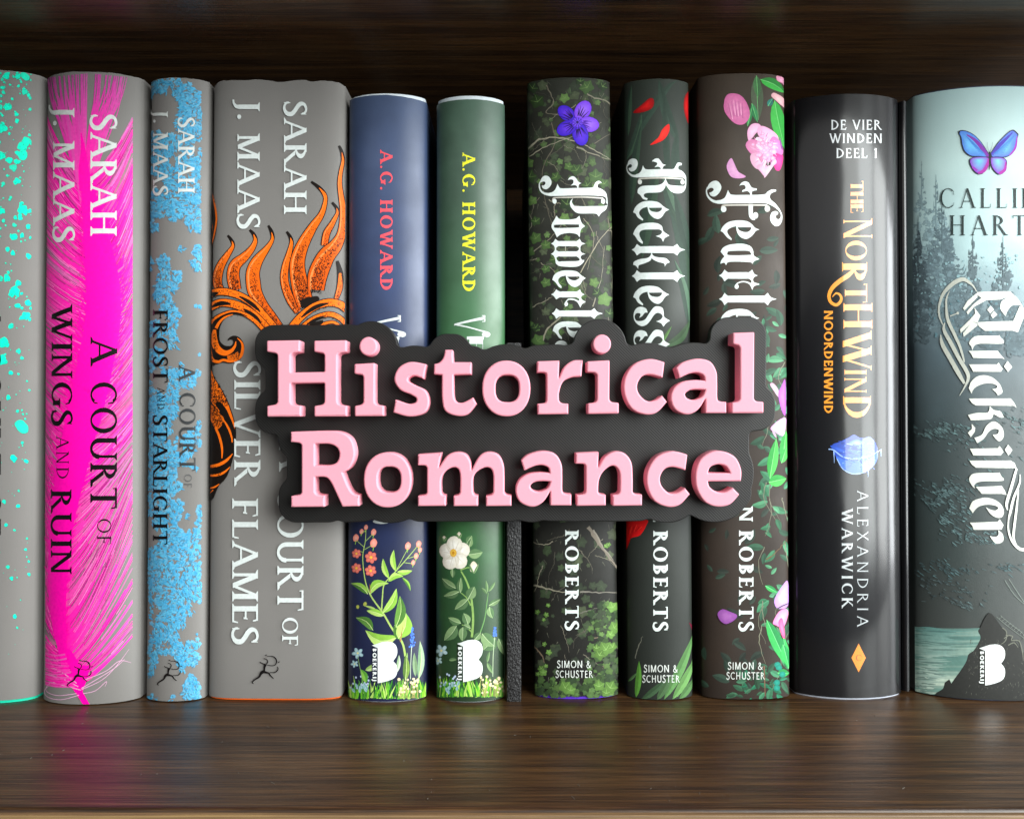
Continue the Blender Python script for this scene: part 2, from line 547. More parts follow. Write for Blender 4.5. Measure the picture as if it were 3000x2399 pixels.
def glyph(c, s):
    """capital letter as simple polygons, cap height 1, y up; returns (polygons, advance)"""
    T, t, sl, st = s.T, s.t, s.sl, s.st
    P = []
    def box(x0, y0, x1, y1): P.append([(x0, y0), (x1, y0), (x1, y1), (x0, y1)])
    def foot(x, y, w, up):
        if sl <= 0: return
        d = st if up else -st
        br = d * 2.2
        P.append([(x - w / 2 - sl, y), (x + w / 2 + sl, y), (x + w / 2 + sl, y + d * .7), (x + w / 2, y + br), (x - w / 2, y + br), (x - w / 2 - sl, y + d * .7)])
    def V(x, w=None, y0=0, y1=1, sf='tb'):
        w = w or T
        box(x - w / 2, y0, x + w / 2, y1)
        if 'b' in sf: foot(x, y0, w, True)
        if 't' in sf: foot(x, y1, w, False)
    def L(x0, y0, x1, y1, w, sf=''):
        P.append([(x0 - w / 2, y0), (x0 + w / 2, y0), (x1 + w / 2, y1), (x1 - w / 2, y1)])
        if '0' in sf: foot(x0, y0, w, y0 < .5)
        if '1' in sf: foot(x1, y1, w, y1 < .5)
    def bar(x0, x1, y, w=None):
        w = w or t
        box(x0, y - w / 2, x1, y + w / 2)
    def tick(x, y, d):
        if sl > 0: P.append([(x - t * .9, y), (x, y), (x + t * .25, y + d), (x - t * .3, y + d)])
    def strip(pts, ws):
        src = [(p[0], p[1], w) for p, w in zip(pts, ws)]
        q = smooth_open(src, 5)
        A, B = [], []
        for i, p in enumerate(q):
            a = q[max(0, i - 1)]; b = q[min(len(q) - 1, i + 1)]
            dx, dy = b[0] - a[0], b[1] - a[1]; d = math.hypot(dx, dy) or 1
            A.append((p[0] - dy / d * p[2] / 2, p[1] + dx / d * p[2] / 2)); B.append((p[0] + dy / d * p[2] / 2, p[1] - dx / d * p[2] / 2))
        for i in range(len(q) - 1): P.append([A[i], B[i], B[i + 1], A[i + 1]])
    def arc(cx, cy, rx, ry, a0, a1, wv=None, wh=None, n=14):
        wv = wv or T; wh = wh or t
        ro, ri = (rx, ry), (rx - wv, ry - wh)
        for k in range(n):
            p = []
            for q, rr in ((k, ro), (k + 1, ro), (k + 1, ri), (k, ri)):
                a = math.radians(a0 + (a1 - a0) * q / n)
                p.append((cx + rr[0] * math.cos(a), cy + rr[1] * math.sin(a)))
            P.append(p)
    w = .8
    h = T / 2
    if c == 'A':
        L(.08, 0, .42, 1, t * 1.3, '0'); L(.42, 1, .80, 0, T, '1'); bar(.20, .66, .34); w = .86
    elif c == 'B':
        V(.15); arc(.12, .75, .40, .25, -90, 90); arc(.12, .265, .46, .265, -90, 90); w = .62
    elif c == 'C':
        arc(.48, .5, .46, .51, 48, 312); tick(.80, .86, -.20); tick(.80, .14, .14) if sl > 0 else None; w = .84
    elif c == 'D':
        V(.15); arc(.12, .5, .66, .5, -90, 90); w = .82
    elif c == 'E':
        V(.15); bar(.15, .55, 1 - t / 2); bar(.15, .48, .52); bar(.15, .60, t / 2); tick(.56, 1 - t, -.13); tick(.61, t, .15); tick(.49, .44, .16); w = .64
    elif c == 'F':
        V(.15); bar(.15, .56, 1 - t / 2); bar(.15, .47, .50); tick(.57, 1 - t, -.14); tick(.48, .42, .16); w = .60
    elif c == 'G':
        arc(.48, .5, .46, .51, 45, 312); V(.76, T, .06, .42, 't'); tick(.80, .86, -.18); w = .90
    elif c == 'H':
        V(.15); V(.72); bar(.15, .72, .52); w = .88
    elif c == 'I':
        V(.15); w = .30
    elif c == 'J':
        V(.24, T, .05, 1, 't'); strip([(.24, .12), (.22, -.05), (.10, -.16), (-.04, -.18)], [T, T * .8, t * 1.3, t]); w = .40
    elif c == 'K':
        V(.15); L(.20, .42, .62, 1, t * 1.3, '1'); L(.32, .56, .74, 0, T, '1'); w = .80
    elif c == 'L':
        V(.15); bar(.15, .58, t / 2); tick(.60, t, .18); w = .62
    elif c == 'M':
        V(.14, t * 1.4, 0, 1, 'b'); L(.16, 1, .50, .02, T); L(.50, .02, .84, 1, t * 1.3); V(.86, T); foot(.12, 1, T * .7, False); w = 1.02
    elif c == 'N':
        V(.14, t * 1.4, 0, 1, 'b'); L(.16, 1, .74, 0, T); V(.76, t * 1.4, 0, 1, 't'); foot(.12, 1, T * .7, False); w = .92
    elif c == 'O':
        arc(.48, .5, .47, .51, 0, 360, n=26); w = .96
    elif c == 'P':
        V(.15); arc(.12, .73, .46, .27, -90, 90); w = .60
    elif c == 'R':
        V(.15); arc(.12, .74, .45, .26, -90, 90); L(.34, .50, .72, 0, T, ''); 
        if sl > 0: foot(.74, 0, T * .8, True)
        w = .78
    elif c == 'S':
        strip([(.50, .80), (.44, .94), (.30, .98), (.14, .90), (.11, .74), (.22, .60), (.38, .48), (.50, .34), (.49, .15), (.35, .03), (.20, .02), (.08, .10), (.06, .22)],
              [t, t * 1.2, t * 1.4, (T + t) / 2, T * .95, T, T, T, T * .95, (T + t) / 2, t * 1.4, t * 1.2, t])
        if sl > 0: P.append([(.49, .74), (.53, .74), (.53, 1.0), (.50, .98)]); P.append([(.05, .28), (.09, .28), (.08, 0), (.05, 0)])
        w = .60
    elif c == 'T':
        V(.40, T, 0, 1, 'b'); bar(.03, .77, 1 - t / 2); tick(.78, 1 - t, -.15)
        if sl > 0: P.append([(.02, 1), (.05, 1), (.07, .85), (.03, .85)])
        w = .78
    elif c == 'U':
        V(.15, T, .32, 1, 't'); arc(.45, .34, .30 + h, .36, 180, 360, T, t * 1.4); V(.75 - t * .2, t * 1.4, .32, 1, 't'); w = .88
    elif c == 'V':
        L(.08, 1, .42, 0, T, '0'); L(.42, 0, .74, 1, t * 1.3, '1'); w = .82
    elif c == 'W':
        L(.08, 1, .38, 0, T, '0'); L(.38, 0, .62, 1, t * 1.3); L(.58, 1, .86, 0, T, '0'); L(.86, 0, 1.14, 1, t * 1.3, '1'); w = 1.20
    elif c == 'X':
        L(.08, 1, .68, 0, T, '01'); L(.10, 0, .64, 1, t * 1.3, '01'); w = .78
    elif c == '&':
        strip([(.72, .40), (.60, .10), (.36, .0), (.12, .12), (.14, .36), (.36, .54), (.46, .76), (.34, .94), (.20, .84), (.24, .62), (.50, .26), (.74, .0)], [T * .8] * 12); w = .80
    elif c == '1':
        V(.22); P.append([(.22, 1), (.06, .84), (.08, .80), (.22, .88)]); w = .38
    elif c == '.':
        P.append(ell(.12, .08, .09, .09, 12)); w = .24
    elif c == ' ':
        w = .34
    return P, w

def layout(text, st):
    x = 0; out = []
    for ch in text:
        P, w = glyph(ch, st)
        out.append((x, P)); x += w + st.track
    return out, x - st.track

def text_down(a, text, st, xb, xt, y0, y1, col):
    """lettering that runs down a spine: baseline at pixel column xb, cap tops at xt"""
    g, W = layout(text, st)
    cap = xt - xb; k = (y1 - y0) / W
    for gx, P in g:
        for poly in P:
            a.fill([[(xb + y * cap, y0 + (gx + x) * k) for x, y in poly]], col)

def text_across(a, text, st, x0, x1, yb, cap, col):
    g, W = layout(text, st)
    k = (x1 - x0) / W
    for gx, P in g:
        for poly in P:
            a.fill([[(x0 + (gx + x) * k, yb - y * cap) for x, y in poly]], col)
# ------------------------------------------------------------------ bookcase
def wood_mat(name, dark, mid, light, rough, front=False):
    m, nt, b = new_mat(name)
    tc = N(nt, 'ShaderNodeTexCoord')
    mp = N(nt, 'ShaderNodeMapping')
    mp.inputs['Scale'].default_value = (4.0, 150.0, 150.0)
    nt.links.new(tc.outputs['Object'], mp.inputs[0])
    n1 = N(nt, 'ShaderNodeTexNoise')
    n1.inputs['Scale'].default_value = 1.6; n1.inputs['Detail'].default_value = 8; n1.inputs['Roughness'].default_value = 0.62
    n1.inputs['Distortion'].default_value = 0.35
    nt.links.new(mp.outputs[0], n1.inputs['Vector'])
    mp2 = N(nt, 'ShaderNodeMapping')
    mp2.inputs['Scale'].default_value = (26.0, 1500.0, 1500.0)
    nt.links.new(tc.outputs['Object'], mp2.inputs[0])
    n2 = N(nt, 'ShaderNodeTexNoise')
    n2.inputs['Scale'].default_value = 1.3; n2.inputs['Detail'].default_value = 7; n2.inputs['Roughness'].default_value = 0.65
    nt.links.new(mp2.outputs[0], n2.inputs['Vector'])
    mx = N(nt, 'ShaderNodeMath', operation='MULTIPLY_ADD')
    nt.links.new(n2.outputs['Fac'], mx.inputs[0]); mx.inputs[1].default_value = 0.75
    ad = N(nt, 'ShaderNodeMath', operation='MULTIPLY')
    nt.links.new(n1.outputs['Fac'], ad.inputs[0]); ad.inputs[1].default_value = 0.55
    nt.links.new(ad.outputs[0], mx.inputs[2])
    r = ramp(nt, [(0.42, dark), (0.60, mid), (0.80, light)])
    nt.links.new(mx.outputs[0], r.inputs[0])
    nt.links.new(r.outputs[0], b.inputs['Base Color'])
    rr = N(nt, 'ShaderNodeMapRange')
    nt.links.new(mx.outputs[0], rr.inputs[0])
    rr.inputs[1].default_value = 0.4; rr.inputs[2].default_value = 0.85
    rr.inputs[3].default_value = rough + 0.10; rr.inputs[4].default_value = rough - 0.06
    nt.links.new(rr.outputs[0], b.inputs['Roughness'])
    bump_into(nt, b, mx.outputs[0], 0.22, 0.0004)
    b.inputs['Specular IOR Level'].default_value = 0.55
    return m

WOOD = wood_mat('dark_wood_laminate', hx('#140c06'), hx('#322114'), hx('#5c4126'), 0.31)
WOODF = wood_mat('lit_wood_edge', hx('#4e3c28'), hx('#6f5538'), hx('#8c7049'), 0.5)  # shelf wood lightened: window light on the front face put into the colour
FRONT_Y = -0.0735

def board(name, z0, z1, parent, mat, y0=FRONT_Y, y1=0.165, x=0.42, r=0.0016):
    """long board with rounded front arrises (profile in y, z)"""
    prof = [(y1, z0), (y1, z1)]
    for k in range(5):
        a = PI / 2 + PI / 2 * k / 4
        prof.append((y0 + r + r * math.cos(a), z1 - r + r * math.sin(a)))
    for k in range(5):
        a = PI + PI / 2 * k / 4
        prof.append((y0 + r + r * math.cos(a), z0 + r + r * math.sin(a)))
    n = len(prof)
    v = [(-x, y, z) for y, z in prof] + [(x, y, z) for y, z in prof]
    f = [(i, n + i, n + (i + 1) % n, (i + 1) % n) for i in range(n)]
    f += [tuple(range(n)), tuple(range(2 * n - 1, n - 1, -1))]
    return mesh_obj(name, v, f, mat, parent, 40)

case_root = empty('bookcase', (0, 0.165, SHELF_Z))
tag(case_root, 'dark brown wood grain bookcase holding the row of books', 'bookcase')
def local_board(name, z0, z1, mat, r=0.0016, y0=FRONT_Y):
    o = board(name, z0 - SHELF_Z, z1 - SHELF_Z, case_root, mat, y0 - 0.165, 0.0, r=r)
    return o
local_board('lower_shelf', SHELF_Z - 0.018, SHELF_Z, WOOD, 0.0015)
edge = board('edge_band', SHELF_Z - 0.0176 - SHELF_Z, -0.0009, case_root, WOODF, FRONT_Y - 0.0012 - 0.165, FRONT_Y + 0.0002 - 0.165, x=0.4195, r=0.0005)  # strip carrying the lightened tone of the lit front edge
UP_Z = (1199.5 - 128) * S
local_board('upper_shelf', UP_Z, UP_Z + 0.018, WOOD)
bk = [(-0.42, 0.0005, -0.018), (0.42, 0.0005, -0.018), (0.42, 0.006, -0.018), (-0.42, 0.006, -0.018)]
hb = UP_Z + 0.018 - SHELF_Z
bk += [(x, y, hb) for x, y, z in bk[:4]]
mesh_obj('back_panel', bk, [(0, 3, 2, 1), (4, 5, 6, 7), (0, 1, 5, 4), (1, 2, 6, 5), (2, 3, 7, 6), (3, 0, 4, 7)], WOOD, case_root)

# ------------------------------------------------------------------ the books
BH = 0.236
def T(ox, oy, sc):
    return lambda pts: [(ox + p[0] / sc, oy + p[1] / sc) + tuple(p[2:]) for p in pts]
WHITE = hx('#d9e0de')
SILVERW = hx('#d0d5d2')
INKBLACK = hx('#0e0c0d')
grey_jacket = lambda n: paper_mat(n, [(0, hx('#7b7875'))], BH, rough=0.5, mottle=0.10, mscale=30, spec=0.28)
BROWNCASE = plain_mat('grey_case_cloth', hx('#55504c'), 0.8, 0.2)

def runner(bk, x0, y0, sx, name='publisher_emblem'):
    """small running archer whose bow makes two loops"""
    a = Art(bk)
    f = lambda pts: [(x0 + (p[0] - 330) / 990.0 * sx, y0 + (p[1] - 430) / 990.0 * sx) for p in pts]
    k = sx / 990.0
    c = INKBLACK
    a.stroke(f([(800, 770), (770, 860), (760, 960), (740, 1040)]), [95 * k, 75 * k, 60 * k, 80 * k], c)
    a.stroke(f([(745, 1020), (660, 1070), (600, 1180), (540, 1240), (420, 1310), (335, 1400), (385, 1450)]), [110 * k, 95 * k, 65 * k, 60 * k, 48 * k, 36 * k, 22 * k], c)
    a.stroke(f([(750, 1030), (840, 1060), (920, 1080), (980, 1170), (1090, 1270)]), [90 * k, 65 * k, 52 * k, 42 * k, 26 * k], c)
    a.stroke(f([(820, 780), (720, 750), (600, 690)]), [34 * k, 36 * k, 30 * k], c)
    a.stroke(f([(820, 770), (880, 690), (850, 600), (740, 560)]), [30 * k, 32 * k, 28 * k, 24 * k], c)
    a.stroke(f([(840, 490), (960, 480), (1100, 510), (1190, 620), (1180, 740), (1100, 810), (960, 810), (850, 780)]), [18 * k, 22 * k, 40 * k, 44 * k, 34 * k, 28 * k, 22 * k, 18 * k], c)
    a.stroke(f([(1220, 850), (1245, 930), (1190, 1020), (1090, 1060), (960, 1050)]), [22 * k, 36 * k, 36 * k, 30 * k, 16 * k], c)
    a.stroke(f([(780, 470), (850, 430)]), [26 * k, 26 * k], c, 1)
    a.stroke(f([(1240, 710), (1310, 670)]), [24 * k, 24 * k], c, 1)
    return a.build(name, FOIL)

# ---- 1 splatter book, cut by the left edge
bk = Book('splatter_book', -168, 111, 206, 0.0, 0.0058, 'grey book with turquoise paint splatter, cut off by the left edge of the photo',
          grey_jacket('grey_jacket_paper'), INK, lean=0.004, case=(plain_mat('turquoise_case', hx('#12c9a4'), 0.6), -0.002), case_bot=0.0011, wave=0.00008, seed=1)
a = Art(bk)
rng = random.Random(11)
def splat(x, y, r, col):
    n = 9
    pts = []
    for k in range(n):
        rr = r * rng.uniform(.72, 1.25)
        an = 2 * PI * k / n
        pts.append((min(92, x + rr * math.cos(an)), y + rr * math.sin(an) * rng.uniform(.9, 1.15)))
    a.blob([(px + 0.9, py + 0.9) for px, py in pts], hx('#1a8f78'), None, 2)
    a.blob(pts, col, tuple(c * 1.1 for c in col), 3)
T1 = hx('#0fe3bd'); T2 = hx('#2ad0ae')
for x, y, r in [(17, 223, 10), (22, 312, 11), (50, 355, 6), (9, 375, 13), (63, 430, 14), (78, 415, 12), (6, 455, 12), (28, 468, 9), (68, 452, 14), (50, 530, 10), (66, 612, 14), (74, 622, 9),
                (6, 618, 9), (40, 695, 10), (64, 690, 7), (60, 640, 6), (20, 815, 10), (45, 850, 12), (55, 830, 9), (35, 860, 10), (82, 888, 10), (75, 925, 12), (66, 930, 8), (10, 1005, 15),
                (6, 1055, 14), (33, 955, 8), (82, 750, 8), (38, 740, 7), (22, 730, 7), (83, 232, 5), (70, 262, 5), (48, 335, 6), (84, 280, 5), (30, 249, 3), (54, 252, 4), (36, 290, 4)]:
    splat(x, y, r, T1)
    if r > 9:
        for _ in range(3): splat(x + rng.uniform(-22, 22), y + rng.uniform(-22, 22), r * rng.uniform(.2, .5), T1)
for _ in range(520):
    y = 215 + 1700 * rng.random() ** 1.7
    splat(rng.uniform(-160, 91), y, max(.9, rng.lognormvariate(0.7, .75)), mixc(T1, T2, rng.random()))
a.build('paint_splatter')
a = Art(bk)
text_down(a, 'A COURT OF', SERIF, -74, 3, 900, 1570, INKBLACK)
a.build('title_lettering', FOIL)

# ---- 2 magenta feather book
bk = Book('feather_book', 129, 413, 211, 0.0, 0.0066, 'grey book with a large magenta feather printed on its spine',
          grey_jacket('grey_jacket_paper'), INK, wave=0.00012, seed=2, p=2.2, q=1.5)
a = Art(bk)
rng = random.Random(22)
MAG = hx('#ff00a8'); MAG2 = hx('#ff35b4'); MAUVE = hx('#c96fae'); GREYL = hx('#7b6f76')
rach = smooth_open([(257, 2068), (233, 2027), (202, 1976), (185, 1907), (172, 1800), (170, 1700), (180, 1550), (215, 1350), (262, 1150), (300, 950), (300, 820), (280, 680), (255, 540), (246, 420)], 10)
def rach_at(t):
    f = t * (len(rach) - 1); i = min(len(rach) - 2, int(f)); u = f - i
    return (rach[i][0] + (rach[i + 1][0] - rach[i][0]) * u, rach[i][1] + (rach[i + 1][1] - rach[i][1]) * u)
XR, XL = 388, 133
a.step = 0.00000005
def vnoise(x, y, seed=0):
    def h(i, j): return random.Random((i * 73856093) ^ (j * 19349663) ^ seed).random()
    i, j = math.floor(x), math.floor(y); u, v = x - i, y - j
    u = u * u * (3 - 2 * u); v = v * v * (3 - 2 * v)
    return (h(i, j) * (1 - u) + h(i + 1, j) * u) * (1 - v) + (h(i, j + 1) * (1 - u) + h(i + 1, j + 1) * u) * v
rx = sorted((p[1], p[0]) for p in rach)
def rach_x(y):
    k = max(1, min(len(rx) - 1, bisect.bisect_left(rx, (y, 0))))
    (y0, x0), (y1, x1) = rx[k - 1], rx[k]
    return x0 + (x1 - x0) * max(0, min(1, (y - y0) / ((y1 - y0) or 1)))
def ramp_(y, pts):
    for (a0, b0), (a1, b1) in zip(pts, pts[1:]):
        if y <= a1: return b0 + (b1 - b0) * max(0, (y - a0) / (a1 - a0))
    return pts[-1][1]
RL = [(430, 150), (600, 190), (760, 130), (900, 85), (1300, 75), (1600, 110), (1850, 90), (1920, 40), (2020, 10)]
RR = [(430, 150), (640, 190), (800, 170), (1000, 120), (1300, 125), (1500, 190), (1650, 300), (1800, 400), (1900, 420), (2000, 150)]
GREYJ = hx('#85827f')
def barb(y0, side, w, c0, c1, f1=1.0, f0=0.0, dy=0):
    x0 = rach_x(y0); ex = XL if side < 0 else XR
    r = ramp_(y0, RL if side < 0 else RR) + dy
    q = 1.7 if side < 0 else (1.35 if y0 > 1450 else 1.6)
    pts = []
    for k in range(5):
        f = f0 + (f1 - f0) * k / 4
        pts.append((x0 + (ex - x0) * f, y0 - r * f ** q))
    a.stroke(pts, [w * 1.1, w, w, w * .9, w * .7], c0, 3, c1)
y = 2012.0
while y > 505:
    for side in (-1, 1):
        n = vnoise(y / 26.0, side * 7.3, 4) * .65 + vnoise(y / 7.0, side * 3.1, 8) * .35
        low = side > 0 and y > 1440
        top = y < 640
        if side < 0 and 1886 < y < 1908: continue
        gap = .34 if low else (.32 if top else .14)
        if n < gap * .75:
            if rng.random() < .6: continue
            c0, c1 = mixc(MAG, MAUVE, .1), mixc(MAUVE, GREYJ, .6)
        elif n < gap + .12: c0, c1 = mixc(MAG, MAUVE, .15), mixc(MAUVE, GREYJ, .15 if not low else .4)
        else: c0, c1 = MAG, mixc(MAG, MAUVE, rng.uniform(.0, .35) if not low else rng.uniform(.2, .9))
        if 1250 < y < 1300 and side > 0: c1 = mixc(c1, GREYJ, .5)
        barb(y, side, rng.uniform(3.6, 6.2) if not low else rng.uniform(2.6, 5.0), c0, c1, 1.0 if not low or rng.random() < .7 else rng.uniform(.6, .95), dy=rng.uniform(-6, 6) * (3 if low else 1))
    y -= 2.9
for i in range(1500):         # fine lines along the barbs
    y0 = rng.uniform(510, 2000); side = rng.choice((-1, 1))
    f0 = rng.uniform(.12, .85); f1 = min(1.0, f0 + rng.uniform(.12, .5))
    light = rng.random() < .5
    dark = hx('#b0127f') if rng.random() < .55 else hx('#7d5f70')
    c = mixc(hx('#ff8fd0'), MAG2, rng.random()) if light else dark
    barb(y0, side, rng.uniform(.7, 1.7), c, c, f1, f0)
for y0, y1, side, w in ((640, 640, 1, 7), (985, 985, 1, 6), (1480, 1480, 1, 7), (1900, 1900, -1, 9), (760, 760, -1, 5), (705, 705, -1, 4), (1210, 1210, -1, 3), (1188, 1188, -1, 3), (1236, 1236, -1, 2.5), (1690, 1690, 1, 5), (1760, 1760, 1, 6), (1840, 1840, 1, 4), (1600, 1600, 1, 4)):
    barb(y0, side, w, mixc(MAG, GREYJ, .6), GREYJ if y0 != 1900 else hx('#6d6a6a'), 1.0, rng.uniform(.35, .5))
PL = [(140, .3), (152, .2), (163, .5), (176, .25), (190, .4), (202, .3), (216, .15), (228, .2), (240, .35), (252, .5), (286, .2), (297, .25), (309, .15), (322, .3), (334, .2), (346, .35), (358, .5), (368, .4)]
for ex, m in PL:              # separate plumes at the top
    for q in range(4):
        x = 246 + (ex - 255) * .10; y0 = rng.uniform(470, 600)
        e = ex + rng.uniform(-5, 5); ey = 216 + abs(e - 262) * .10
        w = rng.uniform(1.5, 4.6)
        a.stroke([(x, y0), (x + (e - x) * .35, y0 - 110), (x + (e - x) * .82, (y0 + ey) / 2 - 70), (e, ey)], [w * 2.2, w * 2, w * 1.3, w * .7], mixc(MAG, MAUVE, rng.uniform(0, .4)), 4, mixc(hx('#c4369a'), MAUVE, m))
a.stroke([(250, 560), (243, 500), (244, 440), (238, 390)], [34, 24, 14, 3], MAG, 4)
core = [(2068, 17), (2027, 20), (1976, 22), (1907, 26), (1800, 46), (1700, 56), (1550, 66), (1350, 92), (1150, 104), (950, 104), (820, 98), (680, 72), (540, 34), (430, 6)]
def core_w(y):
    for (ya, wa), (yb, wb) in zip(core, core[1:]):
        if y >= yb: return wb + (wa - wb) * (y - yb) / (ya - yb)
    return 6
for k in range(420):          # feathered edge of the solid middle
    yy = rng.uniform(520, 1880); ww = core_w(yy) / 2; sd = rng.choice((-1, 1))
    xx = rach_x(yy)
    a.stroke([(xx, yy), (xx + sd * ww * .9, yy - ww * .5), (xx + sd * ww * rng.uniform(1.2, 1.7), yy - ww * rng.uniform(.8, 1.3))], [7, 4.5, .6], MAG, 3)
a.stroke(rach, [core_w(q[1]) for q in rach], MAG, 1)
a.blob([(182, 1915), (203, 1970), (232, 2024), (243, 2024), (256, 1985), (262, 1950), (236, 1945), (205, 1900)], MAG, MAG)
STR = hx('#d9a6c4')
for pts in ([(240, 2018), (300, 1990), (345, 1945), (378, 1900)], [(245, 2030), (280, 2022), (312, 1995), (308, 2010)], [(250, 1990), (310, 1965), (350, 1935), (384, 1940)],
            [(232, 2035), (180, 2048), (140, 2040), (132, 2020), (150, 2005)], [(225, 2030), (170, 2036), (136, 2022), (150, 2000), (200, 1995)], [(240, 2015), (330, 1960), (365, 1930)],
            [(238, 2020), (200, 2010), (160, 2000), (132, 1995)], [(230, 2010), (180, 1985), (132, 1972)], [(225, 2000), (170, 1960), (132, 1958)]):
    a.stroke(pts, [2.6] + [1.8] * (len(pts) - 2) + [.8], STR, 5)
for k in range(14):
    y = 1915 + k * 7
    a.stroke([(XL, y - 4), (165, y + 4), (192 + k * 2.2, y + rng.uniform(-4, 8))], [3, 4.5, 5], mixc(MAG, MAUVE, rng.random() * .7), 3)
a.build('feather_print')
a = Art(bk)
text_down(a, 'SARAH', SERIF, 266, 342, 335, 691, SILVERW)
text_down(a, 'J. MAAS', SERIF, 157, 219, 312, 711, SILVERW)
a.build('author_lettering', FOIL)
a = Art(bk)
text_down(a, 'A', SERIF, 266, 344, 991, 1066, INKBLACK)
text_down(a, 'COURT', SERIF, 266, 343, 1118, 1489, INKBLACK)
text_down(a, 'OF', THIN, 286, 326, 1519, 1594, INKBLACK)
text_down(a, 'WINGS', SERIF, 153, 213, 898, 1248, INKBLACK)
text_down(a, 'AND', THIN, 167, 203, 1277, 1403, INKBLACK)
text_down(a, 'RUIN', SERIF, 151, 211, 1434, 1683, INKBLACK)
a.build('title_lettering', FOIL)
runner(bk, 198, 1931, 76)

# ---- 3 thin frost book
bk = Book('frost_book', 430, 601, 229, 0.0, 0.0040, 'thin grey book with icy blue frost crystals, between the feather book and the flame book',
          grey_jacket('grey_jacket_paper'), INK, lean=0.003, wave=0.00012, seed=3, p=2.0, q=1.5)
a = Art(bk)
rng = random.Random(33)
def vnoise(x, y, seed=0):
    def h(i, j): return random.Random((i * 73856093) ^ (j * 19349663) ^ seed).random()
    i, j = math.floor(x), math.floor(y); u, v = x - i, y - j
    u = u * u * (3 - 2 * u); v = v * v * (3 - 2 * v)
    return (h(i, j) * (1 - u) + h(i + 1, j) * u) * (1 - v) + (h(i, j + 1) * (1 - u) + h(i + 1, j + 1) * u) * v
cl = []
a.step = 0.00000003
for _ in range(13000):
    x, y = rng.uniform(436, 590), rng.uniform(232, 2050)
    d = vnoise(x / 62 + 3, y / 75, 5) * .6 + vnoise(x / 24, y / 28, 9) * .4
    thr = .45
    if y < 330 and x < 490: thr = .30
    if 1600 < y < 1830: thr = .33
    if 680 < y < 760 or 1840 < y < 1880: thr = .60
    if x > 520 and 930 < y < 1400: thr = .60
    if x < 500 and y > 900: thr -= .06
    if y > 1890: thr = .52 if x > 470 else .56
    if d > thr: cl.append((x, y, d))
for x, y, d in cl[:6000:2]:
    r = rng.uniform(4, 9)
    a.ivy(min(585, x), y, r, rng.uniform(0, 6), mixc(hx('#4f9fc8'), hx('#6fa9c4'), rng.random()))
for x, y, d in cl[:6000]:
    an = (vnoise(x / 40, y / 60, 77) - .5) * 5 + rng.uniform(-.7, .7)
    L = rng.uniform(4, 14)
    dx, dy = math.sin(an) * L, math.cos(an) * L
    c = mixc(hx('#3a9bcc'), hx('#63bbdc'), rng.random())
    if rng.random() < .16: c = mixc(hx('#5a8296'), hx('#3a88b0'), rng.random())
    ex = min(590, x + dx); ex = max(434, ex)
    a.stroke([(x, y), ((x + ex) / 2 + rng.uniform(-2, 2), y + dy / 2), (ex, y + dy)], [rng.uniform(1, 4), rng.uniform(1.6, 4.4), .5], c, 1)
a.build('frost_print')
a = Art(bk)
text_down(a, 'SARAH', SERIF, 523, 570, 345, 567, SILVERW)
text_down(a, 'J. MAAS', SERIF, 451, 493, 325, 575, SILVERW)
a.build('author_lettering', FOIL)
a = Art(bk)
text_down(a, 'FROST', SERIF, 451, 493, 908, 1120, INKBLACK)
text_down(a, 'AND', THIN, 463, 484, 1135, 1200, INKBLACK)
text_down(a, 'STARLIGHT', SERIF, 451, 492, 1215, 1594, INKBLACK)
text_down(a, 'A', SERIF, 526, 572, 1071, 1113, hx('#3f4143'))  # black foil words: their grey sheen is put into the letter colours
text_down(a, 'COURT', SERIF, 527, 573, 1150, 1378, hx('#3a3c3e'))
text_down(a, 'OF', THIN, 541, 562, 1389, 1428, hx('#5a5a5c'))
a.build('title_lettering', FOIL)
runner(bk, 463, 1931, 72)

# ---- 4 flame book
bk = Book('flame_book', 613, 1001, 236, 0.0004, 0.0030, 'widest grey book with orange flames and a torn top edge on its spine',
          grey_jacket('grey_jacket_paper'), INK, lean=0.004, p=5.0, q=1.6, wave=0.00022, seed=4, case=(plain_mat('orange_case', hx('#e8641a'), 0.6), -0.004), case_bot=0.0007,
          wavef=lambda t: -0.0007 * math.exp(-((t - .05) / .22) ** 2) - 0.0005 * math.exp(-((t - .55) / .1) ** 2) - 0.0011 * max(0, abs(t) - .85) / .15)
a = Art(bk)
rng = random.Random(44)
OR = hx('#ff7410'); BLK = hx('#17100c'); ORL = hx('#ff8f4a')
def stipple(cx, cy, w, n, ln=(2, 6)):
    for _ in range(n):
        x, y = cx + rng.uniform(-w, w) / 2, cy + rng.uniform(-10, 10)
        an = rng.uniform(-1, 1)
        L = rng.uniform(*ln)
        a.stroke([(x, y), (x + math.sin(an) * L, y + math.cos(an) * L)], [rng.uniform(.9, 1.7)] * 2, BLK, 1)
def tongue(pts, ws, base=.72, dense=6):
    out = [w + 5 for w in ws]
    a.stroke(pts, out, BLK, 6)
    # orange starts after the black tip
    a.stroke(pts[1:], [max(.5, ws[1] - 6)] + ws[2:], OR, 6, hx('#d4540a'))
    a.stroke([(x - w * .33, y) for (x, y), w in zip(pts[2:], ws[2:])], [max(.5, w * .12) for w in ws[2:]], ORL, 6)
    n = len(pts)
    src = smooth_open([(p[0], p[1], w) for p, w in zip(pts, ws)], 6)
    m = len(src)
    for i, (x, y, w) in enumerate(src):
        t = i / m
        if t < .35: continue
        k = int(1.9 * dense * max(0, (t - .3)) ** 1.6 * w / 12) + (1 if rng.random() < .5 else 0)
        stipple(x + w * .02, y, w * (.55 if t < base else .72), k)
tongue([(667, 690), (679, 706), (682, 722), (667, 746), (648, 776), (638, 805), (637, 830), (644, 850)], [2, 6, 8, 15, 22, 26, 25, 24])
